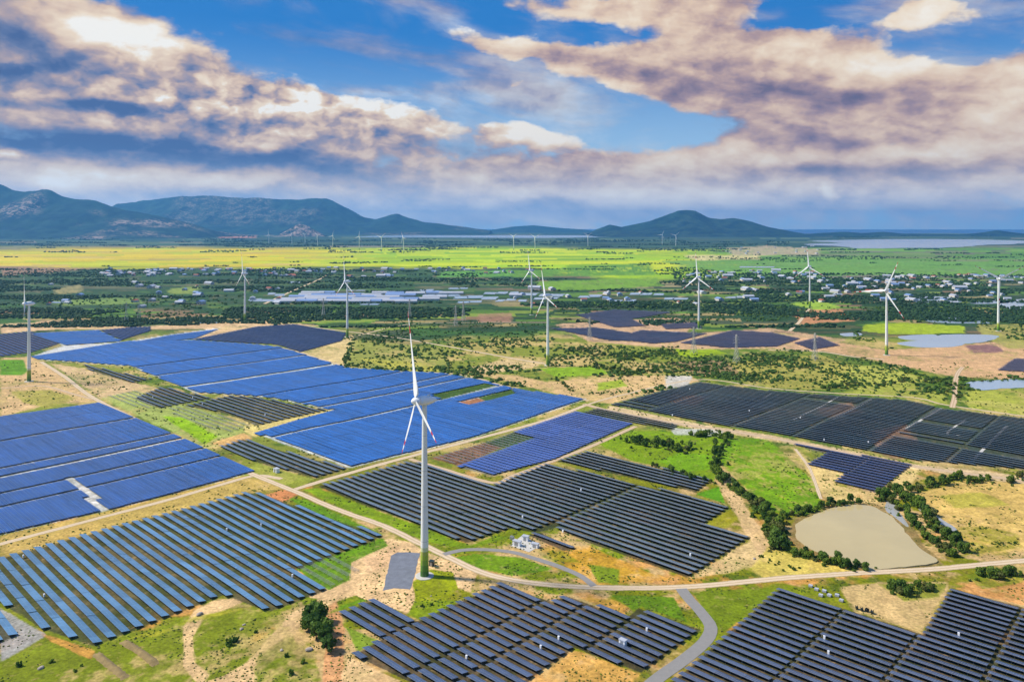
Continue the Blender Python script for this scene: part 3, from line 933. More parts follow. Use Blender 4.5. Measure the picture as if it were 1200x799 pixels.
FLOOR = {'steelblue': (62, 66, 46), 'cobalt': (186, 190, 192), 'azure': (184, 192, 198), 'slate': (48, 54, 40), 'violet': (110, 112, 110), 'black': (50, 60, 64), 'plum': (70, 68, 84), 'navy': (52, 50, 44)}
for f in FIELDS:      # dark floors have the shade between rows painted in; pale ones are gravel
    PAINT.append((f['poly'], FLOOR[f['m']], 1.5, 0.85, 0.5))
PAINT += [([(1022, 506), (1060, 498), (1078, 520), (1052, 541), (1028, 530)], (126, 100, 84), 6, 0.8, 0.5), ([(955, 478), (1000, 472), (1012, 484), (970, 490)], (120, 98, 84), 6, 0.7, 0.5), ([(785, 463), (830, 464), (818, 475), (782, 472)], (124, 98, 86), 6, 0.7, 0.5),
          ([(500, 463), (570, 449), (580, 453), (516, 469)], (62, 88, 40), 1.5, 1.0, 0.4), ([(533, 472), (560, 466), (574, 472), (548, 476)], (156, 114, 86), 1.5, 1.0, 0.4), ([(560, 466), (600, 456), (606, 462), (574, 472)], (66, 92, 42), 1.5, 1.0, 0.4),
          ([(505, 537), (568, 518), (590, 522), (540, 547)], (122, 92, 68), 1.5, 1.0, 0.5), ([(568, 518), (602, 506), (628, 513), (590, 524)], (58, 84, 42), 1.5, 1.0, 0.4),
          ([(924, 622), (934, 606), (985, 588), (1022, 588), (1066, 610), (1084, 640), (1106, 660), (1062, 669), (1015, 672), (980, 661), (934, 645)], (128, 112, 76), 1.5, 0.8, 0.3)]
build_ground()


# ------------------------------------------------------------------ flat sheets on the ground: roads, water
def cr_spline(pts, step):
    P = [np.array(p, float) for p in pts]
    P = [2 * P[0] - P[1]] + P + [2 * P[-1] - P[-2]]
    out = []
    for i in range(1, len(P) - 2):
        n = max(2, int(np.linalg.norm(P[i + 1] - P[i]) / step))
        for k in range(n):
            t = k / n
            out.append(0.5 * ((2 * P[i]) + (-P[i - 1] + P[i + 1]) * t + (2 * P[i - 1] - 5 * P[i] + 4 * P[i + 1] - P[i + 2]) * t * t
                              + (-P[i - 1] + 3 * P[i] - 3 * P[i + 1] + P[i + 2]) * t ** 3))
    out.append(P[-2])
    return np.array(out)


def strip(name, px, width, m, lift=0.06, step=4.0, rag=0.5, seed=0):
    W_ = cr_spline([G(*p) for p in px], step)
    t = np.gradient(W_, axis=0)
    t /= np.linalg.norm(t, axis=1)[:, None]
    nn = np.stack([-t[:, 1], t[:, 0]], 1)
    s = np.cumsum(np.r_[0, np.linalg.norm(np.diff(W_, axis=0), axis=1)])
    cols = []
    K = 5
    for k in range(K):
        f = (k / (K - 1) - 0.5)
        e = (fbm(s / 7.0, s * 0 + k, 500 + seed + k, 3) - 0.5) * 2 * rag if k in (0, K - 1) else 0.0
        q = W_ + nn * (f * width + e * (1 if f > 0 else -1))[:, None] if not np.isscalar(e) else W_ + nn * (f * width)
        cols.append(q)
    A = np.stack(cols, 1)
    n = len(A)
    x, y = A[..., 0].ravel(), A[..., 1].ravel()
    z = height(x, y) + lift
    idx = np.arange(n * K).reshape(n, K)
    Fq = np.stack([idx[:-1, :-1], idx[1:, :-1], idx[1:, 1:], idx[:-1, 1:]], -1).reshape(-1, 4)[:, ::-1]
    uu = np.tile(np.linspace(0, 1, K), n)
    uv = np.stack([uu[Fq.ravel()], np.repeat(s, K)[Fq.ravel()] / 5], 1)
    return tag(link(name, np_mesh(name, np.stack([x, y, z], 1), Fq, [m], smooth=True, uv=uv)), kind='structure')


strip('dirt_road', [(-60, 654), (0, 638), (65, 621), (130, 603), (200, 584), (260, 567), (300, 557), (330, 561)], 5.2, M['paledirt'], seed=1)
strip('dirt_road', [(48, 424), (75, 441), (110, 466), (170, 497), (240, 531), (300, 557), (350, 578), (400, 599), (450, 618), (490, 637),
                    (530, 656), (562, 671), (600, 681), (650, 687), (720, 690), (800, 688), (900, 679), (1000, 672), (1100, 665), (1200, 655), (1300, 646)], 5.8, M['paledirt'], lift=0.075, seed=2)
strip('dirt_road', [(345, 574), (400, 557), (480, 535), (560, 513), (640, 492), (690, 474)], 6.0, M['paledirt'], seed=3)
strip('dirt_road', [(684, 474), (715, 482), (780, 494), (850, 505), (930, 519), (1000, 533), (1065, 546), (1200, 562), (1300, 574)], 7.0, M['dirt'], lift=0.065, seed=4)
strip('asphalt_road', [(798, 690), (808, 703), (822, 718), (833, 735), (826, 752), (800, 775), (768, 799), (735, 830)], 6.4, M['asphalt'], lift=0.10, rag=0.15, seed=5)
strip('asphalt_road', [(696, 688), (680, 676), (655, 665), (625, 655), (600, 648), (568, 645), (540, 646), (520, 651)], 4.2, M['asphalt'], lift=0.10, rag=0.15, seed=6)
strip('dirt_road', [(340, 380), (395, 387), (460, 395), (520, 405), (580, 416), (640, 426)], 6.0, M['paledirt'], seed=7)
strip('dirt_road', [(925, 388), (936, 378), (945, 366), (948, 362)], 7.0, M['paledirt'], lift=0.2, seed=8)
strip('dirt_road', [(1116, 478), (1119, 465), (1119, 452), (1122, 438), (1128, 430)], 6.0, M['dirt'], seed=9)
strip('dirt_road', [(225, 400), (320, 406), (390, 425), (430, 434), (520, 437), (560, 444), (610, 458), (690, 470)], 4.0, M['paledirt'], seed=10)
strip('dirt_road', [(690, 474), (730, 463), (820, 444), (900, 454), (985, 461), (1070, 466), (1110, 475), (1200, 487), (1300, 497)], 4.0, M['paledirt'], seed=11)
strip('dirt_road', [(480, 538), (520, 550), (578, 566), (600, 558), (645, 541), (700, 520), (745, 500)], 5.0, M['dirt'], seed=12)
strip('dirt_road', [(900, 410), (960, 412), (1000, 418), (1036, 421)], 6.0, M['paledirt'], lift=0.2, seed=13)
strip('dirt_road', [(-60, 458), (0, 455), (50, 452), (90, 462), (112, 468)], 4.0, M['dirt'], seed=14)
strip('dirt_track', [(932, 527), (948, 548), (957, 570), (962, 584)], 2.6, M['paledirt'], seed=15)
strip('dirt_road', [(420, 393), (480, 380), (560, 378), (640, 378)], 5.0, M['paledirt'], lift=0.2, seed=16)
for q, w_, sd_ in (([(1103, 479), (1062, 503)], 2.4, 31), ([(1132, 492), (1110, 508), (1128, 511)], 2.0, 32), ([(1180, 499), (1137, 542)], 2.4, 33), ([(983, 465), (930, 492)], 1.6, 34), ([(1022, 468), (976, 492)], 1.6, 35), ([(904, 460), (880, 478)], 1.4, 36)):
    strip('service_track', q, w_, M['concrete'], lift=0.1, rag=0.3, step=2.0, seed=sd_)
strip('far_road', [(310, 356), (345, 340), (375, 327), (385, 321)], 9.0, M['paledirt'], lift=0.25, rag=1, seed=17)
strip('far_road', [(315, 352), (420, 351), (500, 351), (620, 353)], 7.0, M['paledirt'], lift=0.25, rag=1, seed=18)


def sheet(name, px, m, lift=0.05, rag=1.0, kind='structure', smooth=True, world=None, n_sub=None):
    W_ = [np.array(G(*p)) for p in px] if world is None else [np.array(p, float) for p in world]
    D = np.mean([w[1] for w in W_])
    step = max(1.5, D / 300)
    L = W_ + [W_[0], W_[1], W_[2]]
    if smooth:
        c = cr_spline([W_[-1]] + W_ + [W_[0], W_[1]], step)
        # drop the lead-in and lead-out
        n0 = int(np.argmin(np.linalg.norm(c[:len(c) // 3] - W_[0], axis=1)))
        n1 = len(c) // 2 + int(np.argmin(np.linalg.norm(c[len(c) // 2:] - W_[0], axis=1)))
        c = c[n0:n1]
    else:
        c = []
        for a, b in zip(W_, W_[1:] + W_[:1]):
            k = max(2, int(np.linalg.norm(b - a) / step))
            for i in range(k): c.append(a + (b - a) * i / k)
        c = np.array(c)
    A = rag * D / 500
    sx = (fbm(c[:, 0] / (6 * D / 500), c[:, 1] / (6 * D / 500), 61, 3) - 0.5) * 2 * A
    sy = (fbm(c[:, 0] / (6 * D / 500), c[:, 1] / (6 * D / 500), 62, 3) - 0.5) * 2 * A
    c = c + np.stack([sx, sy], 1)
    zz = height(c[:, 0], c[:, 1])
    z = float(zz.max()) + lift if lift < 0.5 else lift
    return c, z


def flat(name, px, m, lift=0.05, rag=1.0, drape=False, smooth=True, skirt=1.2):
    from mathutils.geometry import tessellate_polygon
    c, z = sheet(name, px, m, lift, rag, smooth=smooth)
    zs = height(c[:, 0], c[:, 1]) + lift if drape else np.full(len(c), z)
    pts = [Vector((p[0], p[1], 0)) for p in c]
    tri = tessellate_polygon([pts])
    V = [(p[0], p[1], zz) for p, zz in zip(c, zs)]
    me = bpy.data.meshes.new(name)
    Fs = []
    for t in tri:
        a, b, d = [V[i] for i in t]
        area = (b[0] - a[0]) * (d[1] - a[1]) - (b[1] - a[1]) * (d[0] - a[0])
        Fs.append(t if area > 0 else t[::-1])
    # a low bank round the edge down into the soil
    if skirt:
        n = len(V)
        V += [(v[0], v[1], v[2] - skirt) for v in V[:n]]
        Fs += [(i, n + i, n + (i + 1) % n, (i + 1) % n) for i in range(n)]
    me.from_pydata(V, [], Fs)
    me.materials.append(m)
    me.update()
    return tag(link(name, me), kind='structure')


flat('gravel_pad', [(449, 693), (458, 652), (466, 648), (492, 649), (489, 662), (486, 676), (480, 692), (462, 690)], M['gravel'], 0.06, 0.8, drape=True, smooth=False, skirt=0)
flat('pond', [(932, 622), (936, 612), (962, 600), (985, 593), (1016, 592), (1034, 599), (1048, 608), (1062, 624), (1078, 642), (1098, 658), (1060, 664), (1017, 667), (985, 656), (955, 646), (936, 634)], WA['pond'], 0.03, 1.2)
flat('ditch_water', [(1041, 583), (1046, 584), (1054, 600), (1064, 614), (1062, 617), (1046, 604), (1037, 596)], WA['ditch'], 0.03, 0.6)
flat('pond', [(1067, 584), (1075, 583), (1098, 604), (1121, 620), (1110, 624), (1100, 617), (1080, 600)], WA['ditch'], 0.03, 0.6)
for q in ([(1052, 402), (1095, 398), (1130, 402), (1118, 406), (1080, 407)], [(1090, 397), (1110, 392), (1168, 393), (1160, 399), (1142, 402), (1122, 402)],
          [(1055, 394), (1095, 392), (1090, 398), (1062, 398)], [(1080, 374), (1120, 372), (1155, 376), (1155, 379), (1100, 378)], [(1070, 348), (1110, 348), (1126, 354), (1075, 354)],
          [(1135, 448), (1200, 444), (1290, 441), (1290, 450), (1180, 455), (1150, 457)], [(1140, 353), (1180, 351), (1180, 355), (1142, 356)],
          [(985, 391), (1005, 390), (1010, 393), (990, 394)], [(1175, 352), (1260, 350), (1260, 362), (1185, 362)], [(760, 391), (792, 389), (795, 393), (765, 395)]):
    flat('pond', q, WA['pale'], 0.15, 1.0)
# shallow flooded paddies of the plain
FL = [(320, 352, 60, 3), (385, 349, 50, 2.6), (440, 346, 60, 3), (470, 353, 50, 2), (520, 346, 42, 2.6), (478, 349, 30, 2), (560, 349, 50, 3), (590, 344, 40, 2.4), (640, 345, 46, 3), (560, 354, 40, 2),
      (600, 352, 40, 2.4), (650, 350, 44, 2.2), (700, 347, 40, 2.6), (760, 345, 40, 2.2), (800, 350, 46, 2.2), (870, 348, 36, 2), (505, 341, 26, 2.0), (345, 331, 20, 1.4), (330, 345, 34, 2.4), (740, 352, 50, 2),
      (250, 378, 34, 2.2), (80, 354, 30, 1.8), (1060, 326, 40, 1.6), (1180, 324, 50, 1.8), (900, 313, 60, 1.4), (985, 345, 20, 1.4), (545, 338, 34, 1.6), (425, 340, 40, 1.2), (440, 357, 30, 1.6)]
for i, (cx, cy, w, h) in enumerate(FL):
    for k in range(rng.choice([2, 3])):
        a, b = cx - w / 2 + k * w / 3 + rng.uniform(-3, 3), cx - w / 2 + (k + 0.9) * w / 3
        dy = rng.uniform(-1, 1) * h * 0.4
        flat('flooded_paddy', [(a, cy + dy - h / 2), (b, cy + dy - h / 2 + rng.uniform(-.4, .4)), (b - 1.5, cy + dy + h / 2), (a - 2, cy + dy + h / 2 + rng.uniform(-.3, .3))],
             WA['pale'], 0.6, 1.5, smooth=False)
flat('lagoon', [(940, 286.5), (985, 284.6), (950, 282.6), (1010, 281.0), (1080, 280.4), (1150, 281.0), (1215, 283.0), (1190, 286.0), (1150, 287.5), (1120, 290), (1060, 291), (1010, 291.2), (985, 289)], WA['pale'], 2.0, 5)
flat('lagoon', [(420, 278), (470, 275.8), (560, 276), (700, 276), (725, 277.5), (640, 279), (540, 278.6)], WA['pale'], 2.0, 1.5)
flat('sea', [(560, 271.5), (640, 271.0), (720, 272), (900, 274), (1000, 274.5), (1100, 273.5), (1300, 274.5), (1320, 269.2), (900, 268.9), (560, 269.0)], WA['sea'], 3.0, 0.5, smooth=False)


# ------------------------------------------------------------------ hills
def hill_mat():
    m, t, b = mat('rocky_wooded_hillside')
    g = t.new('ShaderNodeNewGeometry')
    p = g.outputs['Position']
    at = t.new('ShaderNodeAttribute', attribute_name='bare')
    n = t.noise(p, 0.004, 6, 0.65)
    n2 = t.noise(p, 0.02, 4, 0.7)
    c = t.mix(t.smooth(n, 0.36, 0.64), lin(10, 38, 46), lin(42, 72, 56))
    c = t.mix(t.smooth(n2, 0.4, 0.7, 0.0, 0.5), c, lin(24, 48, 34))
    f = t.math('MULTIPLY', at.outputs['Fac'], t.smooth(t.math('MULTIPLY_ADD', n2, 0.6, t.math('MULTIPLY', n, 0.4)), 0.47, 0.60))
    c = t.mix(t.math('MULTIPLY', f, 0.9), c, lin(176, 150, 132))
    t.l.new(c, b.inputs['Base Color'])
    b.inputs['Roughness'].default_value = 0.95
    b.inputs['Specular IOR Level'].default_value = 0.1
    return m


M['hill'] = hill_mat()


def hill(name, prof, D, depth, rough, bare, seed, base_py=None):
    """a ridge at distance D with the given skyline (px, py), standing `depth` metres thick"""
    px = np.array([p[0] for p in prof], float)
    pyv = np.array([p[1] for p in prof], float)
    n, k = 420, 150
    X0 = (np.linspace(px[0], px[-1], n) - CX) / F * D
    hgt = np.maximum(0, H + (HY - np.interp(np.linspace(px[0], px[-1], n), px, pyv)) / F * D)
    hgt = np.convolve(np.pad(hgt, 2, mode='edge'), np.ones(5) / 5, mode='valid')
    S = np.linspace(-1, 1, k)
    xx, ss = np.meshgrid(X0, S, indexing='ij')
    yy = D + ss * depth
    hh = np.tile(hgt[:, None], (1, k))
    ridge = np.clip(1 - np.abs(ss), 0, 1) ** 1.15
    nz = fbm(xx / 900, yy / 900, seed, 5, 0.55) - 0.5
    spur = np.abs(fbm(xx / 700, yy / 2200, seed + 40, 4, 0.5) - 0.5) * 2
    z = hh * ridge * (1 - (0.55 * spur + 0.25) * (1 - ridge) * 1.1) + nz * rough * 2.6 * ridge * (1 - ridge * 0.80) * (hh / (hh.max() + 1)) ** 0.5
    z = z - 2.0
    edge = np.minimum(sstep(0, 0.03, np.linspace(0, 1, n)), 1)[:, None]
    V = np.stack([xx, yy, z], -1).reshape(-1, 3)
    idx = np.arange(n * k).reshape(n, k)
    Fq = np.stack([idx[:-1, :-1], idx[1:, :-1], idx[1:, 1:], idx[:-1, 1:]], -1).reshape(-1, 4)
    me = np_mesh(name, V, Fq, [M['hill']], smooth=True)
    b = bare * sstep(0.45, 0.62, fbm(xx / 1300, yy / 1300, seed + 77, 3))
    ca = me.attributes.new('bare', 'FLOAT', 'POINT')
    ca.data.foreach_set('value', b.astype(np.float32).ravel())
    return tag(link(name, me), kind='structure')


hill('hills', [(-260, 240), (-120, 232), (-40, 222), (0, 216), (14, 223), (28, 226), (40, 224), (52, 221), (60, 222), (72, 229), (88, 233), (110, 234), (130, 241), (150, 246), (172, 250), (200, 256), (225, 262), (250, 270), (262, 278)], 13800, 2300, 260, 1.3, 5)
hill('hills', [(120, 270), (135, 239), (160, 236), (185, 234), (205, 231), (235, 228), (262, 229), (300, 232), (330, 235), (352, 234), (368, 231), (382, 231.5), (396, 238), (410, 246), (425, 254), (440, 257),
               (452, 254), (466, 250), (480, 256), (496, 260), (520, 263), (545, 266), (575, 270)], 19500, 3000, 320, 0.6, 15)
hill('hills', [(325, 276), (340, 268), (350, 262), (360, 264), (372, 271), (382, 276)], 14500, 500, 30, 1.6, 19)
hill('hills', [(560, 272), (600, 265.5), (625, 264), (650, 266.5), (680, 268.5), (700, 271)], 24500, 1500, 60, 0.1, 25)
hill('hills', [(690, 273), (700, 268), (715, 262), (728, 265), (745, 262), (762, 258), (778, 252), (795, 245.5), (805, 245), (814, 246), (830, 255), (845, 257), (860, 256), (880, 260), (900, 266), (925, 271), (945, 275)], 15500, 2100, 150, 0.05, 35)
hill('hills', [(930, 276), (960, 273), (990, 271.5), (1010, 273), (1035, 271.5), (1060, 274), (1130, 274.5), (1150, 272.5), (1168, 270), (1185, 272), (1215, 275.5), (1300, 276)], 15200, 500, 40, 0.05, 45)
hill('hills', [(1175, 290), (1200, 287.5), (1230, 284), (1300, 283), (1340, 290)], 8600, 250, 20, 0.0, 55)


# ------------------------------------------------------------------ solar farm
PIECES = {}
TILT = R(11)
LOW = 0.9


def table_mesh(n, w, pm):
    TILT = R(2) if pm in ('cobalt', 'azure') else R(4) if pm in ('violet', 'plum') else R(8) if pm == 'black' else R(11)
    key = ('t', n, w, pm)
    if key in PIECES: return PIECES[key]
    ct, st = math.cos(TILT), math.sin(TILT)
    zc = LOW + w / 2 * st
    th = 0.06
    V, uv = [], []
    for (a, b) in ((-n / 2, -w / 2), (n / 2, -w / 2), (n / 2, w / 2), (-n / 2, w / 2)):
        V.append((a, b * ct, zc - b * st))
    for (a, b) in ((-n / 2, -w / 2), (n / 2, -w / 2), (n / 2, w / 2), (-n / 2, w / 2)):
        V.append((a, b * ct - th * st, zc - b * st - th))
    Fq = [(0, 1, 2, 3), (7, 6, 5, 4), (0, 4, 5, 1), (1, 5, 6, 2), (2, 6, 7, 3), (3, 7, 4, 0)]
    uvs = [(0, 0), (n, 0), (n, w), (0, w)] + [(0.5, 0.5)] * 20
    me = np_mesh('panel_table', V, Fq, [P_[pm], M['back'], M['steel']], [0, 1, 2, 2, 2, 2], uv=uvs)
    PIECES[key] = me
    return me


def frame_mesh(n, w, rails=False):
    key = ('f', n, w, rails)
    if key in PIECES: return PIECES[key]
    b = MB()
    st = math.sin(TILT)
    zc = LOW + w / 2 * st - 0.12
    r = 0.05 if not rails else 0.075
    k = max(2, int(n / 5))
    for i in range(k + 1):
        x = -n / 2 + 0.4 + (n - 0.8) * i / k
        ya, yb = -w * 0.3, w * 0.3
        za, zb = zc - ya * st - 0.06, zc - yb * st - 0.06
        b.bar((x, ya, -0.6), (x, ya, za), r)
        b.bar((x, yb, -0.6), (x, yb, zb), r)
        b.bar((x, -w * 0.46, zc + w * 0.46 * st - 0.05), (x, w * 0.46, zc - w * 0.46 * st - 0.05), r * 0.8)
        b.bar((x, ya, 0.3), (x, yb, zb), r * 0.6)
    for yy in ((-0.4, -0.13, 0.13, 0.4) if rails else (-0.3, 0.3)):
        b.bar((-n / 2, yy * w, zc - yy * w * st + 0.02), (n / 2, yy * w, zc - yy * w * st + 0.02), r)
    me = b.mesh('support_frame', [M['steel']])
    PIECES[key] = me
    return me


def rows_in(px, pitch, aisles=(), phase=0.3, minlen=5):
    poly = [uv_of(G(*p)) for p in px]
    v0, v1 = min(p[1] for p in poly), max(p[1] for p in poly)
    out = []
    k = math.floor(v0 / pitch)
    while k * pitch < v1:
        v = (k + phase) * pitch
        k += 1
        xs = []
        for (ua, va), (ub, vb) in zip(poly, poly[1:] + poly[:1]):
            if (va > v) != (vb > v): xs.append(ua + (ub - ua) * (v - va) / (vb - va))
        xs.sort()
        for a, b in zip(xs[::2], xs[1::2]):
            segs = [(a, b)]
            for (au, aw) in aisles:
                ns = []
                for s, e in segs:
                    if au - aw / 2 > s and au + aw / 2 < e: ns += [(s, au - aw / 2), (au + aw / 2, e)]
                    else: ns.append((s, e))
                segs = ns
            segs = [(s, e) for s, e in segs if e - s >= minlen]
            if segs: out.append((v, segs))
    return out


BARE = [
    dict(poly=[(347, 668), (395, 650), (422, 670), (388, 690)], pitch=6.3, w=3.8, where='the grassy notch'),
    dict(poly=[(122, 465), (160, 458), (185, 480), (150, 476)], pitch=7.0, w=3.6, where='the dry patch beside the sparse panels'),
    dict(poly=[(195, 480), (214, 477), (300, 499), (266, 509), (215, 494)], pitch=7.0, w=3.6, where='the dry meadow along the road'),
    dict(poly=[(508, 537), (570, 518), (602, 506), (627, 513), (603, 521), (540, 546)], pitch=5.8, w=4.0, where='the brown violet field gap'),
]
ORD1 = ['', 'first', 'second', 'third', 'fourth', 'fifth', 'sixth', 'seventh', 'eighth', 'ninth', 'tenth', 'eleventh', 'twelfth', 'thirteenth', 'fourteenth', 'fifteenth', 'sixteenth', 'seventeenth', 'eighteenth', 'nineteenth']
TENS = {2: ('twentieth', 'twenty'), 3: ('thirtieth', 'thirty'), 4: ('fortieth', 'forty'), 5: ('fiftieth', 'fifty'), 6: ('sixtieth', 'sixty'), 7: ('seventieth', 'seventy'), 8: ('eightieth', 'eighty'), 9: ('ninetieth', 'ninety'), 10: ('hundredth', 'hundred'), 11: ('hundred-tenth', 'hundred-ten')}


def ordinal(n):
    if n < 20: return ORD1[n]
    t, o = divmod(n, 10)
    return TENS[t][0] if o == 0 else TENS[t][1] + ' ' + ORD1[o]


def in_frame(x, y):
    if y < 60: return False
    px, py = CX + x / y * F, HY + H * F / y
    return -6 < px < 1206 and py < 803


ROWS = []
for fi, f in enumerate(FIELDS):
    rows = rows_in(f['poly'], f['pitch'], f['aisles'])
    for h in f.get('holes', []):
        hp = [G(*p) for p in h]
        keep = []
        for v, segs in rows:
            ns = []
            for s, e in segs:
                us = np.arange(s, e, 1.0)
                ok = ~inside(hp, UDIR[0] * us + VDIR[0] * v, UDIR[1] * us + VDIR[1] * v)
                st = None
                for i, o in enumerate(ok):
                    if o and st is None: st = us[i]
                    if (not o or i == len(ok) - 1) and st is not None:
                        if us[i] - st > 5: ns.append((st, us[i]))
                        st = None
            if ns: keep.append((v, ns))
        rows = keep
    rows = [r for r in rows if any(in_frame(*xy_of(u, r[0])) for s, e in r[1] for u in np.linspace(s, e, 9))]
    rows.sort(key=lambda r: (round(r[0], 2), r[1][0][0]))
    for i, (v, segs) in enumerate(rows):
        L = sum(e - s for s, e in segs)
        um = (segs[0][0] + segs[-1][1]) / 2
        x, y = xy_of(um, v)
        ROWS.append(dict(f=fi, i=i, n=len(rows), v=v, segs=segs, um=um, size=L * f['w'] / max(y, 60) ** 2.2))
ROWS.sort(key=lambda r: -r['size'])


def split_tables(segs, tl):
    out = []
    for s, e in segs:
        L = e - s
        k = max(1, round(L / tl))
        n = L / k
        for i in range(k):
            nn = max(1, round(n - 0.35))
            if nn >= 3: out.append((s + (i + 0.5) * n, nn))
    return out


def table_pose(um, u, v, n, z0):
    xa, ya = xy_of(u - n / 2, v)
    xb, yb = xy_of(u + n / 2, v)
    za, zb = hz(xa, ya), hz(xb, yb)
    return (u - um, 0, (za + zb) / 2 - z0 + rng.uniform(-0.07, 0.07)), (rng.gauss(0, R(0.35)), -math.atan2(zb - za, n), 0)


def build_rows():
    cnt = {}
    loose = []
    for ri, r in enumerate(ROWS):
        f = FIELDS[r['f']]
        tl = f['table']
        if r['n'] > 0 and sum(e - s for s, e in r['segs']) > tl * 5: tl = sum(e - s for s, e in r['segs']) / 5
        tabs = split_tables(r['segs'], tl)
        if not tabs: continue
        x, y = xy_of(r['um'], r['v'])
        z = hz(x, y)
        pm = f['m']
        if pm == 'black':
            tabs = [q for q in tabs if not (fbm(np.array([(x + q[0]) / 60]), np.array([(y + r['v']) / 40]), 811, 2)[0] > 0.68 and rng.random() < 0.6)] or tabs[:1]
        if f.get('m2') and r['v'] < 470: pm = f['m2'] if False else f['m']
        if ri < 300:
            root = empty('solar_panel_row', (x, y, z), R(-43.0))
            if r['n'] == 1:
                lab = f"lone {f['what']} of {f['where']}"
            else:
                lab = f"{f['what']}, {ordinal(r['i'] + 1).replace(' ', '-')} from the near edge of {f['where']}"
            tag(root, lab, 'solar panels', 'rows of solar panels')
            for u, n in tabs:
                loc, rot = table_pose(r['um'], u, r['v'], n, z)
                t = link('panel_table', table_mesh(n, f['w'], pm), root)
                t.location, t.rotation_euler = loc, rot
                if y < 700 and ri < 150:
                    s = link('support_frame', frame_mesh(n, f['w']), root)
                    s.location, s.rotation_euler = loc, rot
        else:
            loose.append((x, y, z, r, f, tabs))
    if loose:
        V, Fq, mi, uv, mats = [], [], [], [], []
        for x, y, z, r, f, tabs in loose:
            for u, n in tabs:
                loc, rot = table_pose(r['um'], u, r['v'], n, z)
                me = table_mesh(n, f['w'], f['m'])
                Mx = Matrix.Translation((x, y, z)) @ Matrix.Rotation(R(-43), 4, 'Z') @ Matrix.Translation(loc) @ Euler(rot).to_matrix().to_4x4()
                b = len(V)
                V += [tuple(Mx @ vv.co) for vv in me.vertices]
                for p in me.polygons:
                    Fq.append([b + k for k in p.vertices])
                    mt = me.materials[p.material_index]
                    if mt not in mats: mats.append(mt)
                    mi.append(mats.index(mt))
                    for li in p.loop_indices: uv.append(tuple(me.uv_layers[0].data[li].uv))
        o = link('solar_panel_rows', np_mesh('solar_panel_rows', V, Fq, mats, mi, uv=uv))
        tag(o, 'farthest dark solar rows out on the sandy plain', 'solar panels', kind='stuff')
    k = 0
    for f in BARE:
        rows = rows_in(f['poly'], f['pitch'])
        for i, (v, segs) in enumerate(rows):
            s, e = segs[0][0], segs[-1][1]
            um = (s + e) / 2
            x, y = xy_of(um, v)
            n = int(e - s)
            if n < 4: continue
            o = link('mounting_rack', frame_mesh(n, f['w'], True), None, (x, y, hz(x, y)))
            o.rotation_euler = (0, 0, R(-43))
            tag(o, f"bare rack, {ordinal(i + 1)} from the near edge of {f['where']}", 'rack', 'bare mounting racks')


build_rows()
print('ROWS', len(ROWS))


# ------------------------------------------------------------------ wind turbines
def tower_material():
    m, t, b = mat('white_tower_green_foot')
    tc = t.new('ShaderNodeTexCoord')
    sp = t.new('ShaderNodeSeparateXYZ')
    t.l.new(tc.outputs['Object'], sp.inputs[0])
    z = t.math('DIVIDE', sp.outputs[2], 20.0)
    c = t.ramp(z, [(0.0, lin(66, 112, 34)), (0.17, lin(92, 138, 34)), (0.33, lin(128, 164, 30)), (0.47, lin(160, 184, 44)), (0.60, lin(170, 182, 74)), (0.71, lin(214, 220, 170)), (0.82, lin(238, 239, 234))], 'CONSTANT')
    st = t.noise(t.vec('MULTIPLY', tc.outputs['Object'], (0.8, 0.8, 0.06)), 1.0, 4, 0.6)
    c = t.mix(t.smooth(st, 0.4, 0.8, 0.0, 0.22), c, lin(150, 146, 136))
    # section joints
    fz = t.math('FRACT', t.math('DIVIDE', sp.outputs[2], 19.6))
    c = t.mix(t.math('MULTIPLY', t.math('LESS_THAN', fz, 0.012), 0.5), c, lin(120, 120, 118))
    t.l.new(c, b.inputs['Base Color'])
    b.inputs['Roughness'].default_value = 0.45
    return m


M['tower'] = tower_material()
HUB = 98.0


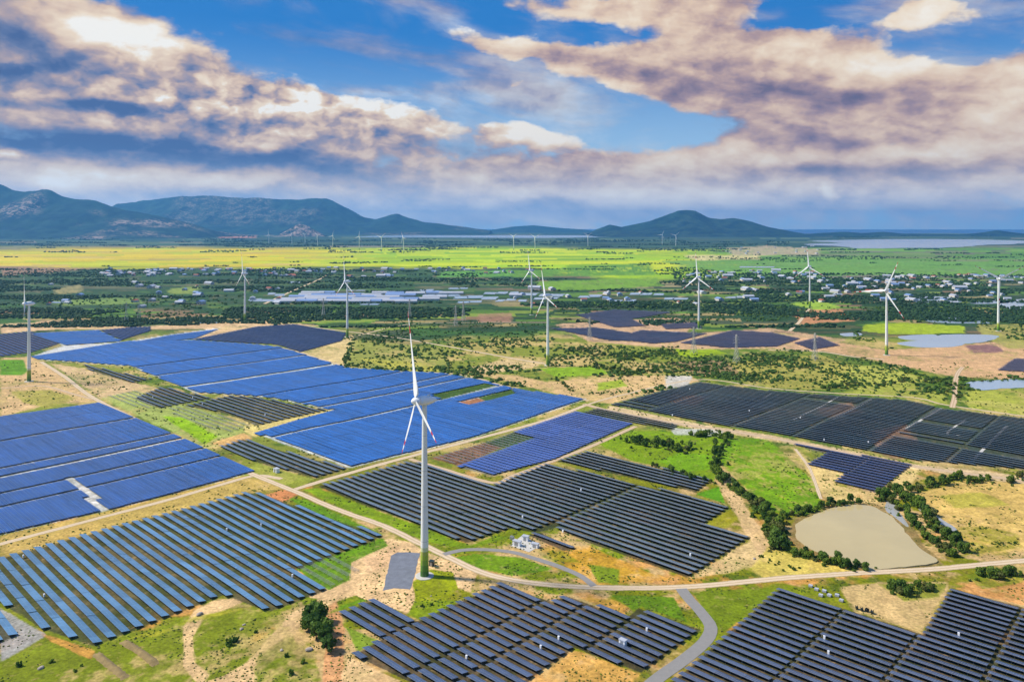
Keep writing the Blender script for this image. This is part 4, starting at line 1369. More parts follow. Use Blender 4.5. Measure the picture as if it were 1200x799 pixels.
def turbine_meshes():
    T = {}
    b = MB()
    prof = [(2.45, -0.5), (2.42, 0.0)] + [(2.40 - 1.12 * (i / 24) ** 0.9, 97.0 * i / 24 - 0.9) for i in range(1, 25)]
    b.lathe(prof, 28)
    T['tower'] = b.mesh('tower', [M['tower']], True)
    b = MB()
    b.lathe([(5.2, -0.8), (5.2, 0.22), (4.6, 0.38), (2.5, 0.42)], 32)
    T['foundation'] = b.mesh('foundation', [M['concrete']])
    # egg-shaped housing along +Y is rear; rotor faces -Y
    b = MB()
    pr = [(0.1, -0.4), (2.0, -0.3), (2.5, 0.6), (2.75, 1.8), (2.75, 3.0), (2.55, 4.6), (2.15, 6.2), (1.55, 7.8), (0.85, 9.0), (0.2, 9.5)]
    Mx = Matrix.Rotation(R(-90), 4, 'X')
    b.lathe(pr, 24, M=Mx)
    b.box(-0.5, 0.5, 4.2, 5.6, 2.2, 3.2)
    T['nacelle'] = b.mesh('nacelle', [M['white']], True)
    b = MB()
    b.bar((0.25, 5.6, 2.0), (0.25, 5.6, 4.2), 0.07)
    b.bar((-0.25, 5.6, 4.0), (0.75, 5.6, 4.0), 0.06)
    T['wind_vane'] = b.mesh('wind_vane', [M['steel']])
    b = MB()
    pr = [(2.35, 0.5), (2.35, -0.2), (2.3, -1.2), (2.05, -2.4), (1.55, -3.4), (0.9, -4.1), (0.15, -4.4)]
    b.lathe([(r, y) for r, y in pr][::-1], 24, M=Mx)
    T['hub'] = b.mesh('hub', [M['white']], True)
    # blade along +Z, chord across X, sections of a thin airfoil
    b = MB()
    L = 51.0
    st = [(0.0, 1.05, 1.05, 0), (1.5, 1.1, 1.0, 0), (3.5, 1.9, 0.8, 22), (6.5, 2.25, 0.62, 18), (11, 1.95, 0.45, 13), (18, 1.5, 0.32, 8), (26, 1.15, 0.22, 5), (34, 0.88, 0.16, 3),
          (37.9, 0.76, 0.13, 2), (38.0, 0.76, 0.13, 2), (42.4, 0.62, 0.10, 1), (42.5, 0.62, 0.10, 1), (46.9, 0.46, 0.07, 0), (47.0, 0.46, 0.07, 0), (49.6, 0.3, 0.05, 0), (51.0, 0.06, 0.02, 0)]
    n = 14
    base = len(b.v)
    for z, c, th, tw in st:
        if z > 3: c *= 1.18
        q = Matrix.Rotation(R(tw), 3, 'Z')
        for i in range(n):
            a = 2 * math.pi * i / n
            x = c * math.cos(a)
            yv = th * math.sin(a) * (1.0 if c == th else (0.55 + 0.45 * math.cos(a)))
            v = q @ Vector((x + (0.35 * c if z > 3 else 0), yv, 0))
            b.v.append((v.x, v.y - 0.00035 * z * z, z))
    for j in range(len(st) - 1):
        zm = (st[j][0] + st[j + 1][0]) / 2
        red = 38 < zm < 42.4 or 47 < zm
        for i in range(n):
            b.f.append((base + j * n + i, base + j * n + (i + 1) % n, base + (j + 1) * n + (i + 1) % n, base + (j + 1) * n + i))
            b.m.append(1 if red else 0)
    T['blade'] = b.mesh('blade', [M['white'], M['red']], True)
    return T


TM = turbine_meshes()


def turbine(px, py, facing, rot, label, s=1.0):
    """facing: compass angle the rotor looks to, degrees from -Y (towards the viewer), + to the left"""
    x, y = G(px, py)
    root = empty('wind_turbine', (x, y, hz(x, y)), R(-facing))
    root.scale = (s, s, s)
    tag(root, label, 'wind turbine', 'wind turbines of the plain')
    link('tower', TM['tower'], root)
    link('foundation', TM['foundation'], root)
    nc = link('nacelle', TM['nacelle'], root, (0, -2.6, HUB))
    link('wind_vane', TM['wind_vane'], nc)
    hb = link('hub', TM['hub'], root, (0, -3.2, HUB))
    for k in range(3):
        bl = link('blade', TM['blade'], root, (0, -5.0, HUB))
        # turned about the rotor axis; positive leans to the viewer's right when facing the viewer
        bl.rotation_euler = (0, R(rot + 120 * k), 0)
        if py < 600: bl.scale = (0.72, 0.85, 0.96)
    return root


turbine(497.5, 676, 70, -19, 'tall white wind turbine with banded green foot standing on the dirt platform in front')
turbine(34, 447, 56, -8, 'white wind turbine at the left edge beside the green patch and sandy track')
turbine(287, 376, 52, -6, 'white wind turbine on the sandy mound behind the left blue fields')
turbine(407, 395, 54, -5, 'white wind turbine at the corner of the dark purple field')
turbine(642, 428, 70, -16, 'white wind turbine standing above the small bright green field in the centre')
turbine(623, 369, 60, -10, 'white wind turbine on the sandy ground just behind the centre one')
turbine(819, 385, 58, -4, 'white wind turbine among the dark far panels right of centre')
turbine(949, 360, 58, -5, 'white wind turbine on the green mound above the red earth slope')
turbine(1039, 416, 52, 24, 'white wind turbine on bare earth by the pale ponds, one blade pointing up right')
turbine(1170, 388, 12, 60, 'white wind turbine at the right edge with two blades raised like a Y')
FART = [(315, 287.5), (342, 287.5), (357.5, 288), (372, 289.5), (390, 291), (421, 293), (447, 295), (473, 297), (602, 293), (627, 294.5), (689, 290.5), (776, 288), (792, 290)]
FW = ['leftmost tiny white turbine on the far plain below the ridge', 'tiny white turbine in front of the small rocky knoll', 'tiny white turbine just right of the rocky knoll turbine',
      'tiny white turbine fourth from the left in the far row', 'tiny white turbine fifth from the left in the far row', 'tiny white turbine below the saddle of the blue ridge',
      'tiny white turbine below the small cone hill, left of two', 'tiny white turbine below the small cone hill, nearest of the far row', 'small white turbine left of the pair on the lime field',
      'small white turbine right of the pair on the lime field', 'small white turbine alone at the far edge of the lime field', 'small white turbine below the peak of the lone mountain, left of two',
      'small white turbine below the peak of the lone mountain, right of two']
for (a, b), lab in zip(FART, FW):
    turbine(a, b, rng.uniform(10, 60), rng.uniform(0, 120), lab, 1.12)


# ------------------------------------------------------------------ trees and shrubs
def leaf_cloud(nb, per, rx, ry, rz, zc, size, seed, flatten=0.8):
    r = np.random.default_rng(seed)
    V = []
    for i in range(nb):
        a = r.uniform(0, 2 * math.pi)
        k = math.sqrt(r.uniform(0.0, 1.0))
        h = r.uniform(-0.95, 1.0)
        w = math.sqrt(max(0.05, 1 - h * h * 0.8))
        c = np.array([rx * 0.72 * k * math.cos(a) * w, ry * 0.72 * k * math.sin(a) * w, zc + rz * 0.72 * h])
        br = r.uniform(0.26, 0.46) * min(rx, rz * 1.1)
        d = r.normal(size=(per, 3))
        d /= np.linalg.norm(d, axis=1)[:, None]
        d[:, 2] = d[:, 2] * 0.85 + 0.1
        p = c + d * br * r.uniform(0.72, 1.08, (per, 1))
        # a leaf spray: quad turned roughly outwards
        nrm = d + r.normal(size=(per, 3)) * 0.45
        nrm /= np.linalg.norm(nrm, axis=1)[:, None]
        t = np.cross(nrm, r.normal(size=(per, 3)))
        t /= np.linalg.norm(t, axis=1)[:, None]
        b = np.cross(nrm, t)
        s = size * r.uniform(0.6, 1.3, (per, 1))
        V.append(np.stack([p - t * s - b * s * 0.6, p + t * s * 0.9 - b * s * 0.5, p + t * s * 0.7 + b * s * 0.7, p - t * s * 0.8 + b * s * 0.6], 1).reshape(-1, 3))
    V = np.concatenate(V)
    return V, np.arange(len(V)).reshape(-1, 4)


def trunk_mesh(h, r, spread, seed):
    q = random.Random(seed)
    b = MB()
    z0 = -0.4
    mid = (q.uniform(-.2, .2), q.uniform(-.2, .2), h * 0.45)
    b.bar((0, 0, z0), mid, r, 0, 7, r * 0.75)
    for i in range(4):
        a = i * 1.57 + q.uniform(-.5, .5)
        e = (spread * 0.6 * math.cos(a), spread * 0.6 * math.sin(a), h * q.uniform(0.7, 0.95))
        b.bar(mid, e, r * 0.55, 0, 5, r * 0.2)
        f = (e[0] * 1.3, e[1] * 1.3, e[2] + q.uniform(-.2, .8))
        b.bar(e, f, r * 0.2, 0, 4, r * 0.08)
    return b.mesh('trunk', [M['bark']], True)


TREES = []
for i, (lm, rx, ry, rz, hc) in enumerate([('deep', 3.4, 3.1, 2.6, 2.9), ('fresh', 3.1, 3.3, 2.4, 2.5), ('mid', 2.9, 2.9, 3.0, 3.2), ('olive', 3.0, 2.7, 2.2, 2.3), ('fresh', 2.6, 2.7, 2.1, 2.2), ('mid', 3.8, 3.2, 2.5, 2.6)]):
    V, Fq = leaf_cloud(18, 44, rx, ry, rz, hc, 0.44, 100 + i)
    TREES.append((np_mesh('crown', V, Fq, [L_[lm]]), trunk_mesh(hc + rz * 0.5, 0.24, rx, i), lm))
SHR = []
for i, (lm, rx, ry, rz) in enumerate([('deep', 2.4, 2.0, 1.5), ('olive', 2.1, 2.4, 1.2), ('mid', 3.0, 2.1, 1.7), ('fresh', 1.9, 1.8, 1.2)]):
    V, Fq = leaf_cloud(9, 34, rx, ry, rz, rz * 0.75, 0.42, 200 + i)
    SHR.append((np_mesh('shrub', V, Fq, [L_[lm]]), lm, V))
LOOK = {'mid': 'leafy green', 'deep': 'dark green', 'fresh': 'fresh green', 'olive': 'olive green'}


def tree_at(px, py, s, label, group, k=None):
    k = rng.randrange(len(TREES)) if k is None else k
    cm, tm, lm = TREES[k]
    x, y = G(px, py)
    root = empty('tree', (x, y, hz(x, y)), rng.uniform(0, 6.28))
    root.scale = (s * rng.uniform(.9, 1.1), s * rng.uniform(.9, 1.1), s * rng.uniform(.85, 1.15))
    tag(root, label.format(LOOK[lm]), 'tree', group)
    link('trunk', tm, root)
    link('crown', cm, root)


def along(pts, n, wid):
    seg = [(a, b, math.hypot(b[0] - a[0], (b[1] - a[1]) * 2)) for a, b in zip(pts, pts[1:])]
    tot = sum(s[2] for s in seg)
    for i in range(n):
        d = (i + rng.random()) / n * tot
        for a, b, l in seg:
            if d <= l or (a, b) == seg[-1][:2]:
                t = min(1, d / l)
                yield a[0] + (b[0] - a[0]) * t + rng.gauss(0, wid), a[1] + (b[1] - a[1]) * t + rng.gauss(0, wid * 0.45)
                break
            d -= l


BELTS = [
    ([(735, 516), (770, 521), (806, 531)], 28, 5, 0.85, '{} tree in the small thicket between the two bright green meadows', 'trees of the meadow thicket'),
    ([(815, 510), (850, 514)], 12, 4, 0.8, '{} tree along the upper edge of the green meadows', 'trees on the meadow edge'),
    ([(848, 512), (840, 535), (842, 556), (864, 574), (889, 592)], 38, 4, 0.95, '{} tree of the creek belt dividing the green meadows', 'trees along the creek'),
    ([(762, 545), (800, 556), (836, 566)], 12, 3, 0.7, '{} low tree under the left green meadow', 'trees under the left meadow'),
    ([(889, 592), (905, 610), (908, 630), (918, 645)], 28, 6, 1.05, '{} tree of the belt on the left bank of the muddy pond', 'trees left of the pond'),
    ([(928, 648), (960, 656), (985, 662), (1012, 668)], 22, 4, 0.75, '{} low tree on the front bank of the muddy pond', 'trees in front of the pond'),
    ([(915, 606), (950, 598), (985, 590), (1008, 589)], 19, 3, 0.75, '{} tree on the far bank between pond and bright green meadow', 'trees behind the pond'),
    ([(1042, 585), (1060, 600), (1078, 620), (1100, 640), (1120, 652)], 31, 3, 0.8, '{} tree of the left hedge between the pond and the grey ditch', 'trees of the left hedge'),
    ([(1052, 578), (1078, 596), (1104, 622), (1132, 648)], 33, 3, 0.95, '{} tree of the right hedge beside the narrow grey pond', 'trees of the right hedge'),
    ([(1030, 588), (1045, 576), (1080, 572), (1120, 560), (1160, 562)], 28, 4, 0.9, '{} tree in the hedge along the top of the dry field', 'trees above the dry field'),
    ([(1182, 563), (1200, 560), (1230, 560)], 7, 3, 0.9, '{} tree at the right picture edge above the dry field', 'trees at the right edge'),
    ([(1040, 690), (1062, 696), (1095, 690)], 14, 5, 0.75, '{} low tree in the hollow above the lower right panels', 'trees in the hollow'),
    ([(1145, 676), (1170, 672), (1195, 672)], 10, 4, 0.8, '{} low tree beside the road at the right', 'trees by the right road'),
    ([(362, 738), (372, 722), (380, 742), (388, 756)], 0, 3, 1.0, '', ''),
]
for pts, n, wid, s, lab, grp in BELTS:
    for px, py in along(pts, n, wid):
        tree_at(px, py, s * rng.uniform(0.75, 1.35), lab, grp)
for (px, py, s, k, lab) in [(364, 728, 1.5, 0, 'dense {} tree at the back of the dark clump left of the rutted track'), (374, 730, 1.35, 2, 'dense {} tree at the back right of the clump by the rutted track'),
                            (359, 737, 1.3, 5, 'dense {} tree at the left side of the clump by the rutted track'), (369, 741, 1.7, 0, 'largest {} tree in the middle of the clump by the rutted track'),
                            (379, 744, 1.5, 5, 'dense {} tree at the right side of the clump by the rutted track'), (370, 751, 1.35, 2, 'dense {} tree in the front left of the clump by the rutted track'),
                            (381, 754, 1.4, 0, 'dense {} tree in the front right of the clump by the rutted track'), (385, 765, 1.25, 0, 'dense {} tree at the very front of the clump by the rutted track'),
                            (368, 720, 1.0, 2, 'small {} tree at the top of the clump by the rutted track')]:
    tree_at(px, py, s, lab, 'dark clump by the rutted track', k)

UNDER = []
for pts, n, wid, s, lab, grp in BELTS:
    for px, py in along(pts, int(n * 2.2), wid * 1.25) if n else ():
        UNDER.append((px, py, s * rng.uniform(0.55, 1.2)))

for pts, n, wid, s in [([(770, 518), (800, 525), (838, 533)], 16, 5, 0.5), ([(905, 522), (935, 556), (958, 585)], 22, 3, 0.3), ([(862, 540), (880, 560)], 6, 6, 0.35), ([(1090, 570), (1150, 566), (1190, 565)], 14, 4, 0.5), ([(1110, 650), (1150, 640), (1198, 632)], 20, 5, 0.5),
                       ([(885, 655), (905, 660), (930, 668)], 14, 5, 0.45), ([(1125, 610), (1150, 625), (1190, 620)], 12, 8, 0.4), ([(700, 520), (720, 512), (742, 512)], 12, 4, 0.45), ([(975, 652), (1000, 664)], 10, 3, 0.5)]:
    for px, py in along(pts, n, wid):
        UNDER.append((px, py, s * rng.uniform(0.6, 1.4)))

# shrubs: countable ones first
SPOTS = []


def scatter(poly, n, smin, smax, lab, grp):
    W_ = [G(*p) for p in poly]
    xs, ys = [p[0] for p in W_], [p[1] for p in W_]
    c, tries = 0, 0
    while c < n and tries < n * 60:
        tries += 1
        px, py = rng.uniform(min(p[0] for p in poly), max(p[0] for p in poly)), rng.uniform(min(p[1] for p in poly), max(p[1] for p in poly))
        x, y = G(px, py)
        if not inside(W_, np.array([x]), np.array([y]))[0]: continue
        if fbm(np.array([x / 60]), np.array([y / 60]), 66, 3)[0] < 0.5 and rng.random() < 0.75: continue
        SPOTS.append((x, y, rng.uniform(smin, smax), lab, grp))
        c += 1


scatter([(412, 392), (520, 406), (600, 420), (560, 440), (510, 434), (404, 430)], 230, 0.45, 1.0, '{} shrub dotted over the dry meadow behind the big blue field', 'shrubs of the dry meadow')
scatter([(430, 372), (640, 378), (640, 424), (520, 404), (420, 392)], 520, 0.5, 1.25, '{} bush in the scrub beyond the central dirt road', 'bushes beyond the central road')
scatter([(650, 400), (790, 410), (860, 420), (890, 450), (820, 440), (720, 444), (700, 428), (640, 430)], 620, 0.5, 1.25, '{} bush in the scrub above the wide black field', 'bushes above the black field')
scatter([(860, 420), (920, 408), (1030, 424), (1110, 445), (1110, 470), (1000, 460), (900, 455)], 560, 0.45, 1.1, '{} bush on the dry slope right of centre', 'bushes on the right slope')
scatter([(0, 345), (300, 345), (300, 374), (150, 380), (0, 372)], 520, 0.9, 1.9, '{} bush of the woods at the left', 'bushes of the left woods')
scatter([(1000, 360), (1200, 360), (1200, 400), (1130, 380), (1020, 378), (990, 376)], 380, 0.7, 1.6, '{} bush around the pale ponds', 'bushes around the pale ponds')
scatter([(640, 355), (1000, 352), (1000, 375), (820, 378), (660, 368)], 520, 0.8, 1.8, '{} bush on the far plain', 'bushes of the far plain')
for (a, b, s) in [(60, 776, .7), (88, 786, .6), (268, 757, 1.2), (276, 752, 1.0), (355, 778, .8), (342, 790, .8), (335, 770, .6), (96, 780, .5), (300, 742, .5), (22, 780, .7), (494, 712, .7), (505, 710, .5), (930, 668, .6), (1122, 628, .9), (660, 654, .6), (648, 648, .7)]:
    x, y = G(a, b)
    SPOTS.append((x, y, s, '{} low bush on the rough grass in front', 'low bushes in front'))
for pts, n, w, s, lab, grp in [([(885, 415), (930, 425), (985, 440), (1005, 452)], 99, 3, 1.36, '{} bush of the dark hedge crossing the right slope', 'bushes of the crossing hedge'),
                               ([(960, 455), (1020, 452), (1060, 446), (1110, 447)], 88, 3, 1.24, '{} bush of the hedge above the black field', 'bushes of the upper hedge'),
                               ([(1000, 420), (1050, 430), (1100, 448), (1115, 452)], 70, 3, 1.12, '{} bush of the hedge beside the sandy strip', 'bushes beside the sandy strip'),
                               ([(1115, 440), (1110, 470)], 22, 3, 1.24, '{} bush lining the small track at the right', 'bushes at the small track'), ([(1128, 440), (1125, 470)], 26, 4, 1.24, '{} bush lining the small track at the right', 'bushes at the small track'),
                               ([(1130, 447), (1200, 444)], 30, 2, 0.99, '{} bush on the bank of the pale pond at right', 'bushes at the right pond'), ([(490, 398), (515, 410), (525, 425), (527, 436)], 57, 2, 0.99, '{} bush of the dark hedge in the dry meadow', 'bushes of the meadow hedge'),
                               ([(412, 402), (404, 425)], 44, 2, 1.24, '{} bush beside the corner turbine', 'bushes at the corner turbine'),
                               ([(655, 445), (670, 458)], 17, 2, 0.99, '{} bush along the ditch above the big blue field', 'bushes at the ditch'), ([(690, 462), (740, 460)], 22, 2, 0.81, '{} bush along the ditch above the big blue field', 'bushes at the ditch'),
                               ([(690, 428), (740, 436), (780, 432)], 79, 4, 1.36, '{} bush of the thicket by the small green field', 'bushes by the small green field'),
                               ([(660, 410), (740, 420), (790, 412)], 110, 4, 1.49, '{} bush of the long thicket above the centre', 'bushes of the long thicket'),
                               ([(785, 425), (860, 440), (900, 440)], 66, 4, 1.24, '{} bush of the strip above the black field', 'bushes of the strip')]:
    for px, py in along(pts, n, w):
        x, y = G(px, max(300, py))
        SPOTS.append((x, y, s * rng.uniform(0.6, 1.2), lab, grp))


def keep_clear(x, y):
    for f in FIELDS:
        if inside(FW_[id(f)], np.array([x]), np.array([y]))[0]: return False
    return True


FW_ = {id(f): [G(*p) for p in f['poly']] for f in FIELDS}
EXTRA = []
N = 9000
ey = nrg.uniform(384, 462, N)
ex = nrg.uniform(400, 1210, N)
gy = H * F / (ey - HY)
gx = (ex - CX) / F * gy
dens = fbm(gx / 75, gy / 45, 733, 4)
keep = (dens > 0.56) & (ey > 388 + np.abs(ex - 800) * 0.0)
for q in [[(900, 400), (1040, 410), (1200, 400), (1200, 440), (1110, 442), (1040, 425), (960, 412)], [(632, 432), (700, 428), (713, 438), (650, 442)], [(560, 440), (640, 446), (730, 440), (800, 440), (714, 474), (690, 470)],
          [(650, 380), (1000, 380), (1000, 412), (650, 404)], [(1045, 390), (1180, 390), (1180, 408), (1045, 408)], [(790, 408), (835, 409), (850, 414), (815, 420), (795, 416)]]:
    keep &= ~inside([G(*p) for p in q], gx, gy)
for f in FIELDS: keep &= ~inside(FW_[id(f)], gx, gy)
EXTRA = [(a, b, hz(a, b), c) for a, b, c in zip(gx[keep], gy[keep], nrg.uniform(1.0, 2.6, keep.sum()))]
SPOTS = [s for s in SPOTS if keep_clear(s[0], s[1])]
SPOTS.sort(key=lambda s: -s[2] / s[1])
for i, (x, y, s, lab, grp) in enumerate(SPOTS[:300]):
    me, lm, _v = SHR[rng.randrange(len(SHR))]
    o = link('shrub', me, None, (x, y, hz(x, y)))
    o.rotation_euler = (0, 0, rng.uniform(0, 6.28))
    o.scale = (s * rng.uniform(.8, 1.4), s * rng.uniform(.8, 1.2), s * rng.uniform(.8, 1.2))
    tag(o, lab.format(LOOK[lm]), 'shrub', grp)


VS, ms = [], []
for px, py, s in UNDER:
    k = rng.choice([0, 1, 2, 2, 3])
    x, y = G(px, py)
    a = rng.uniform(0, 6.28)
    V = SHR[k][2] * np.array([s, s * rng.uniform(.8, 1.2), s * rng.uniform(.7, 1.1)])
    V = np.stack([V[:, 0] * math.cos(a) - V[:, 1] * math.sin(a) + x, V[:, 0] * math.sin(a) + V[:, 1] * math.cos(a) + y, V[:, 2] + hz(x, y)], 1)
    VS.append(V)
    ms.append(np.full(len(V) // 4, {'deep': 0, 'olive': 1, 'mid': 2, 'fresh': 3}[SHR[k][1]]))
VS = np.concatenate(VS)
tag(link('undergrowth', np_mesh('undergrowth', VS, np.arange(len(VS)).reshape(-1, 4), [L_['deep'], L_['olive'], L_['mid'], L_['fresh']], np.concatenate(ms))),
    'low tangled undergrowth beneath the creek, pond and hedge trees', 'undergrowth', kind='stuff')


def ico(sub):
    import bmesh
    bm = bmesh.new()
    bmesh.ops.create_icosphere(bm, subdivisions=sub, radius=1)
    V = np.array([v.co for v in bm.verts])
    Fc = np.array([[v.index for v in f.verts] for f in bm.faces])
    bm.free()
    return V, Fc


def lumps(name, pts, m, label, cat, sub=2, jit=0.32):
    """low crowns, each uneven, for growth that reads as one mass"""
    V0, F0 = ico(sub)
    n, k = len(pts), len(V0)
    r = nrg
    P = np.array([(p[0], p[1], p[2]) for p in pts])
    S = np.array([p[3] for p in pts])
    j = 1 + r.normal(0, jit, (n, k, 1))
    V = V0[None] * j
    V = V * (S[:, None] * np.array([1.25, 1.0, 0.85]) * r.uniform(0.75, 1.3, (n, 3)))[:, None, :]
    V = V + P[:, None, :] + np.array([0, 0, 0.55]) * S[:, None, None]
    Fc = F0[None] + (np.arange(n) * k)[:, None, None]
    o = link(name, np_mesh(name, V.reshape(-1, 3), Fc.reshape(-1, 3), [m]))
    return tag(o, label, cat, kind='stuff')


rest = [(x, y, hz(x, y), s * 1.6) for x, y, s, a, b in SPOTS[300:]] + EXTRA
lumps('scrub', rest, L_['deep'], 'scattered dark scrub over the dry middle plain', 'scrub', 1)

# far woods of the plain: dense where the noise says so
far = []
N = 60000
ppy = 300 + (384 - 300) * nrg.random(N) ** 1.0
ppx = nrg.uniform(-40, 1240, N)
fy = H * F / (ppy - HY)
fx = (ppx - CX) / F * fy
wd_n = fbm(fx / 260, fy / 110, 12 + 300, 4)
band = np.exp(-((ppy - 327) / 13.0) ** 2) * 0.14 + np.exp(-((ppy - 360) / 12.0) ** 2) * 0.06
okw = (wd_n + band > 0.565) & ~((ppy < 316) & (ppx < 780))
okw &= ~((ppx > 560) & (ppx < 790) & (ppy > 318) & (ppy < 341) & (wd_n < 0.6))
OPEN = [[(630, 329), (770, 324), (775, 336), (690, 341), (630, 340)], [(590, 317), (760, 308), (770, 322), (600, 326)], [(770, 305), (1200, 306), (1200, 321), (850, 320)], [(310, 343), (700, 341), (880, 346), (870, 353), (320, 355)]]
for q in OPEN:
    okw &= ~inside([G(*p) for p in q], fx, fy)
for f in FIELDS:
    okw &= ~inside(FW_[id(f)], fx, fy)
for px_, py_, s_ in zip(fx[okw], fy[okw], nrg.uniform(1.3, 3.0, okw.sum())):
    far.append((px_, py_, 0.0, s_ * (1 + py_ / 9000)))
print('FAR', len(far))
lumps('far_woodland', far, L_['far'], 'dark far woodland and hedges across the plain around the villages', 'woodland', 1, 0.25)

# hedges over the lit paddies and the coastal bush
hed = []
for i in range(230):
    a, b = rng.uniform(0, 1200), rng.choice([rng.uniform(283, 318), rng.uniform(281, 296), rng.uniform(276, 288)])
    w = rng.uniform(6, 60)
    for k in range(int(w * 1.0)):
        qa, qb = a + rng.uniform(-w, w) * 0.5, b + rng.gauss(0, 0.18)
        if (qa > 925 and 279 < qb < 292) or (400 < qa < 740 and qb < 280): continue
        x, y = G(qa, qb)
        hed.append((x, y, 0.0, rng.uniform(2.2, 5.5) * y / 5000))
lumps('far_hedges', hed, L_['far'], 'thin dark tree lines across the bright paddies far off', 'hedges', 1, 0.25)

# weeds on the near grass
wee = []
N = 34000
ppy = nrg.uniform(425, 815, N)
ppx = nrg.uniform(-20, 1220, N)
fy = H * F / (ppy - HY)
fx = (ppx - CX) / F * fy
okw = fbm(fx / 18, fy / 18, 401, 4) > 0.51
roads = [o for o in COL.objects if o.name.startswith(('dirt_', 'asphalt'))]
for f in FIELDS: okw &= ~inside(FW_[id(f)], fx, fy)
for q in [[(932, 622), (936, 612), (962, 600), (985, 593), (1016, 592), (1034, 599), (1062, 624), (1098, 658), (1060, 664), (1017, 667), (985, 656), (936, 634)], [(446, 696), (456, 650), (494, 647), (486, 692)],
          [(1130, 448), (1200, 442), (1295, 439), (1295, 453), (1180, 458), (1145, 459)], [(1062, 582), (1080, 580), (1124, 620), (1104, 628)], [(1035, 582), (1048, 582), (1066, 616), (1060, 620)]]:
    okw &= ~inside([G(*p) for p in q], fx, fy)
rp = []
for o in roads:
    co = np.empty(len(o.data.vertices) * 3)
    o.data.vertices.foreach_get('co', co)
    rp.append(co.reshape(-1, 3)[2::5, :2])
rp = np.concatenate(rp)
sel = np.where(okw)[0]
for i0 in range(0, len(sel), 2000):
    s_ = sel[i0:i0 + 2000]
    dmin = np.min((fx[s_, None] - rp[None, :, 0]) ** 2 + (fy[s_, None] - rp[None, :, 1]) ** 2, axis=1)
    okw[s_[dmin < 18]] = False
hh = height(fx, fy)
for x, y, z, s in zip(fx[okw], fy[okw], hh[okw], nrg.uniform(0.15, 0.5, okw.sum())):
    wee.append((x, y, z - 0.1, s * max(0.8, y / 420)))
rng.shuffle(wee)
hw = len(wee) // 2
lumps('weeds', wee[:hw], L_['fresh'], 'green tufts of weeds over the near grass and bare soil', 'weeds', 1, 0.3)
lumps('dry_tufts', wee[hw:], L_['olive'], 'dry olive tufts over the near grass and bare soil', 'dry tufts', 1, 0.3)


# ------------------------------------------------------------------ houses of the far villages
def house_mesh(w, d, h, roofm):
    b = MB()
    b.box(-w / 2, w / 2, -d / 2, d / 2, -0.3, h, 0)
    o = 0.5
    rh = h + w * 0.24
    V = [(-w / 2 - o, -d / 2 - o, h), (w / 2 + o, -d / 2 - o, h), (w / 2 + o, d / 2 + o, h), (-w / 2 - o, d / 2 + o, h), (0, -d / 2 - o, rh), (0, d / 2 + o, rh)]
    b.add(V, [(0, 1, 4), (2, 3, 5), (1, 2, 5, 4), (3, 0, 4, 5), (3, 2, 1, 0)], 1)
    b.box(-0.6, 0.6, -d / 2 - 0.04, -d / 2 + 0.02, 0, 2.2, 2)
    for sx in (-1, 1): b.box(sx * w * 0.3 - 0.6, sx * w * 0.3 + 0.6, -d / 2 - 0.04, -d / 2 + 0.02, 1.0, 2.2, 2)
    return b.mesh('house', [M['wall'], M[roofm], M['glass_dark']])


HS = [(house_mesh(9, 16, 4, 'roof_grey'), 'grey roofed'), (house_mesh(10, 14, 4.2, 'roof_blue'), 'blue roofed'), (house_mesh(9, 13, 4, 'roof_red'), 'red roofed'), (house_mesh(14, 26, 5, 'roof_grey'), 'long grey roofed')]
VIL = [((120, 315), (300, 324), 60, 'in the village below the golden fields at left', 'houses of the left village'), ((300, 314), (480, 325), 50, 'in the village beneath the lime fields', 'houses of the middle village'),
       ((480, 314), (620, 322), 22, 'among the dark trees beneath the lime fields', 'houses under the lime fields'), ((800, 318), (960, 332), 48, 'in the wooded village right of centre', 'houses of the wooded village'),
       ((960, 322), (1200, 340), 64, 'in the wooded village at right', 'houses of the right village'), ((600, 338), (1200, 358), 50, 'scattered over the plain between the ponds', 'houses scattered over the plain'), ((40, 330), (340, 362), 30, 'scattered among the woods at left', 'houses scattered in the left woods'),
       ((840, 288), (960, 298), 22, 'in the far village beneath the lone mountain', 'houses of the far village')]
for (a0, b0), (a1, b1), n, where, grp in VIL:
    for i in range(n):
        me, look = HS[rng.choice([0, 0, 1, 1, 2, 3])]
        x, y = G(rng.uniform(a0, a1), rng.uniform(b0, b1))
        o = link('house', me, None, (x, y, 0.05))
        o.rotation_euler = (0, 0, rng.choice([0, 1.57, 0.3, 1.2]) + rng.uniform(-.2, .2))
        s = rng.uniform(0.9, 1.5)
        o.scale = (s, s, s)
        tag(o, f'small {look} house {where}', 'house', grp)


SHED = [(house_mesh(16, 62, 5, 'roof_grey'), 'pale grey roofed'), (house_mesh(18, 46, 5, 'roof_blue'), 'blue roofed')]
for row in range(5):
    for i in range(9):
        if rng.random() < 0.15: continue
        me, look = SHED[rng.choice([0, 0, 1])]
        x, y = G(338 + i * 20 + row * 7 + rng.uniform(-4, 4), 354.5 - row * 2.4 + rng.uniform(-.3, .3))
        o = link('shed', me, None, (x, y, 0.05))
        o.rotation_euler = (0, 0, 1.57 + rng.uniform(-.04, .04))
        o.scale = (rng.uniform(.8, 1.2), rng.uniform(.8, 1.25), 1)
        tag(o, f'long {look} shed in the yard left of centre behind the corner turbine', 'shed', 'sheds of the yard left of centre')


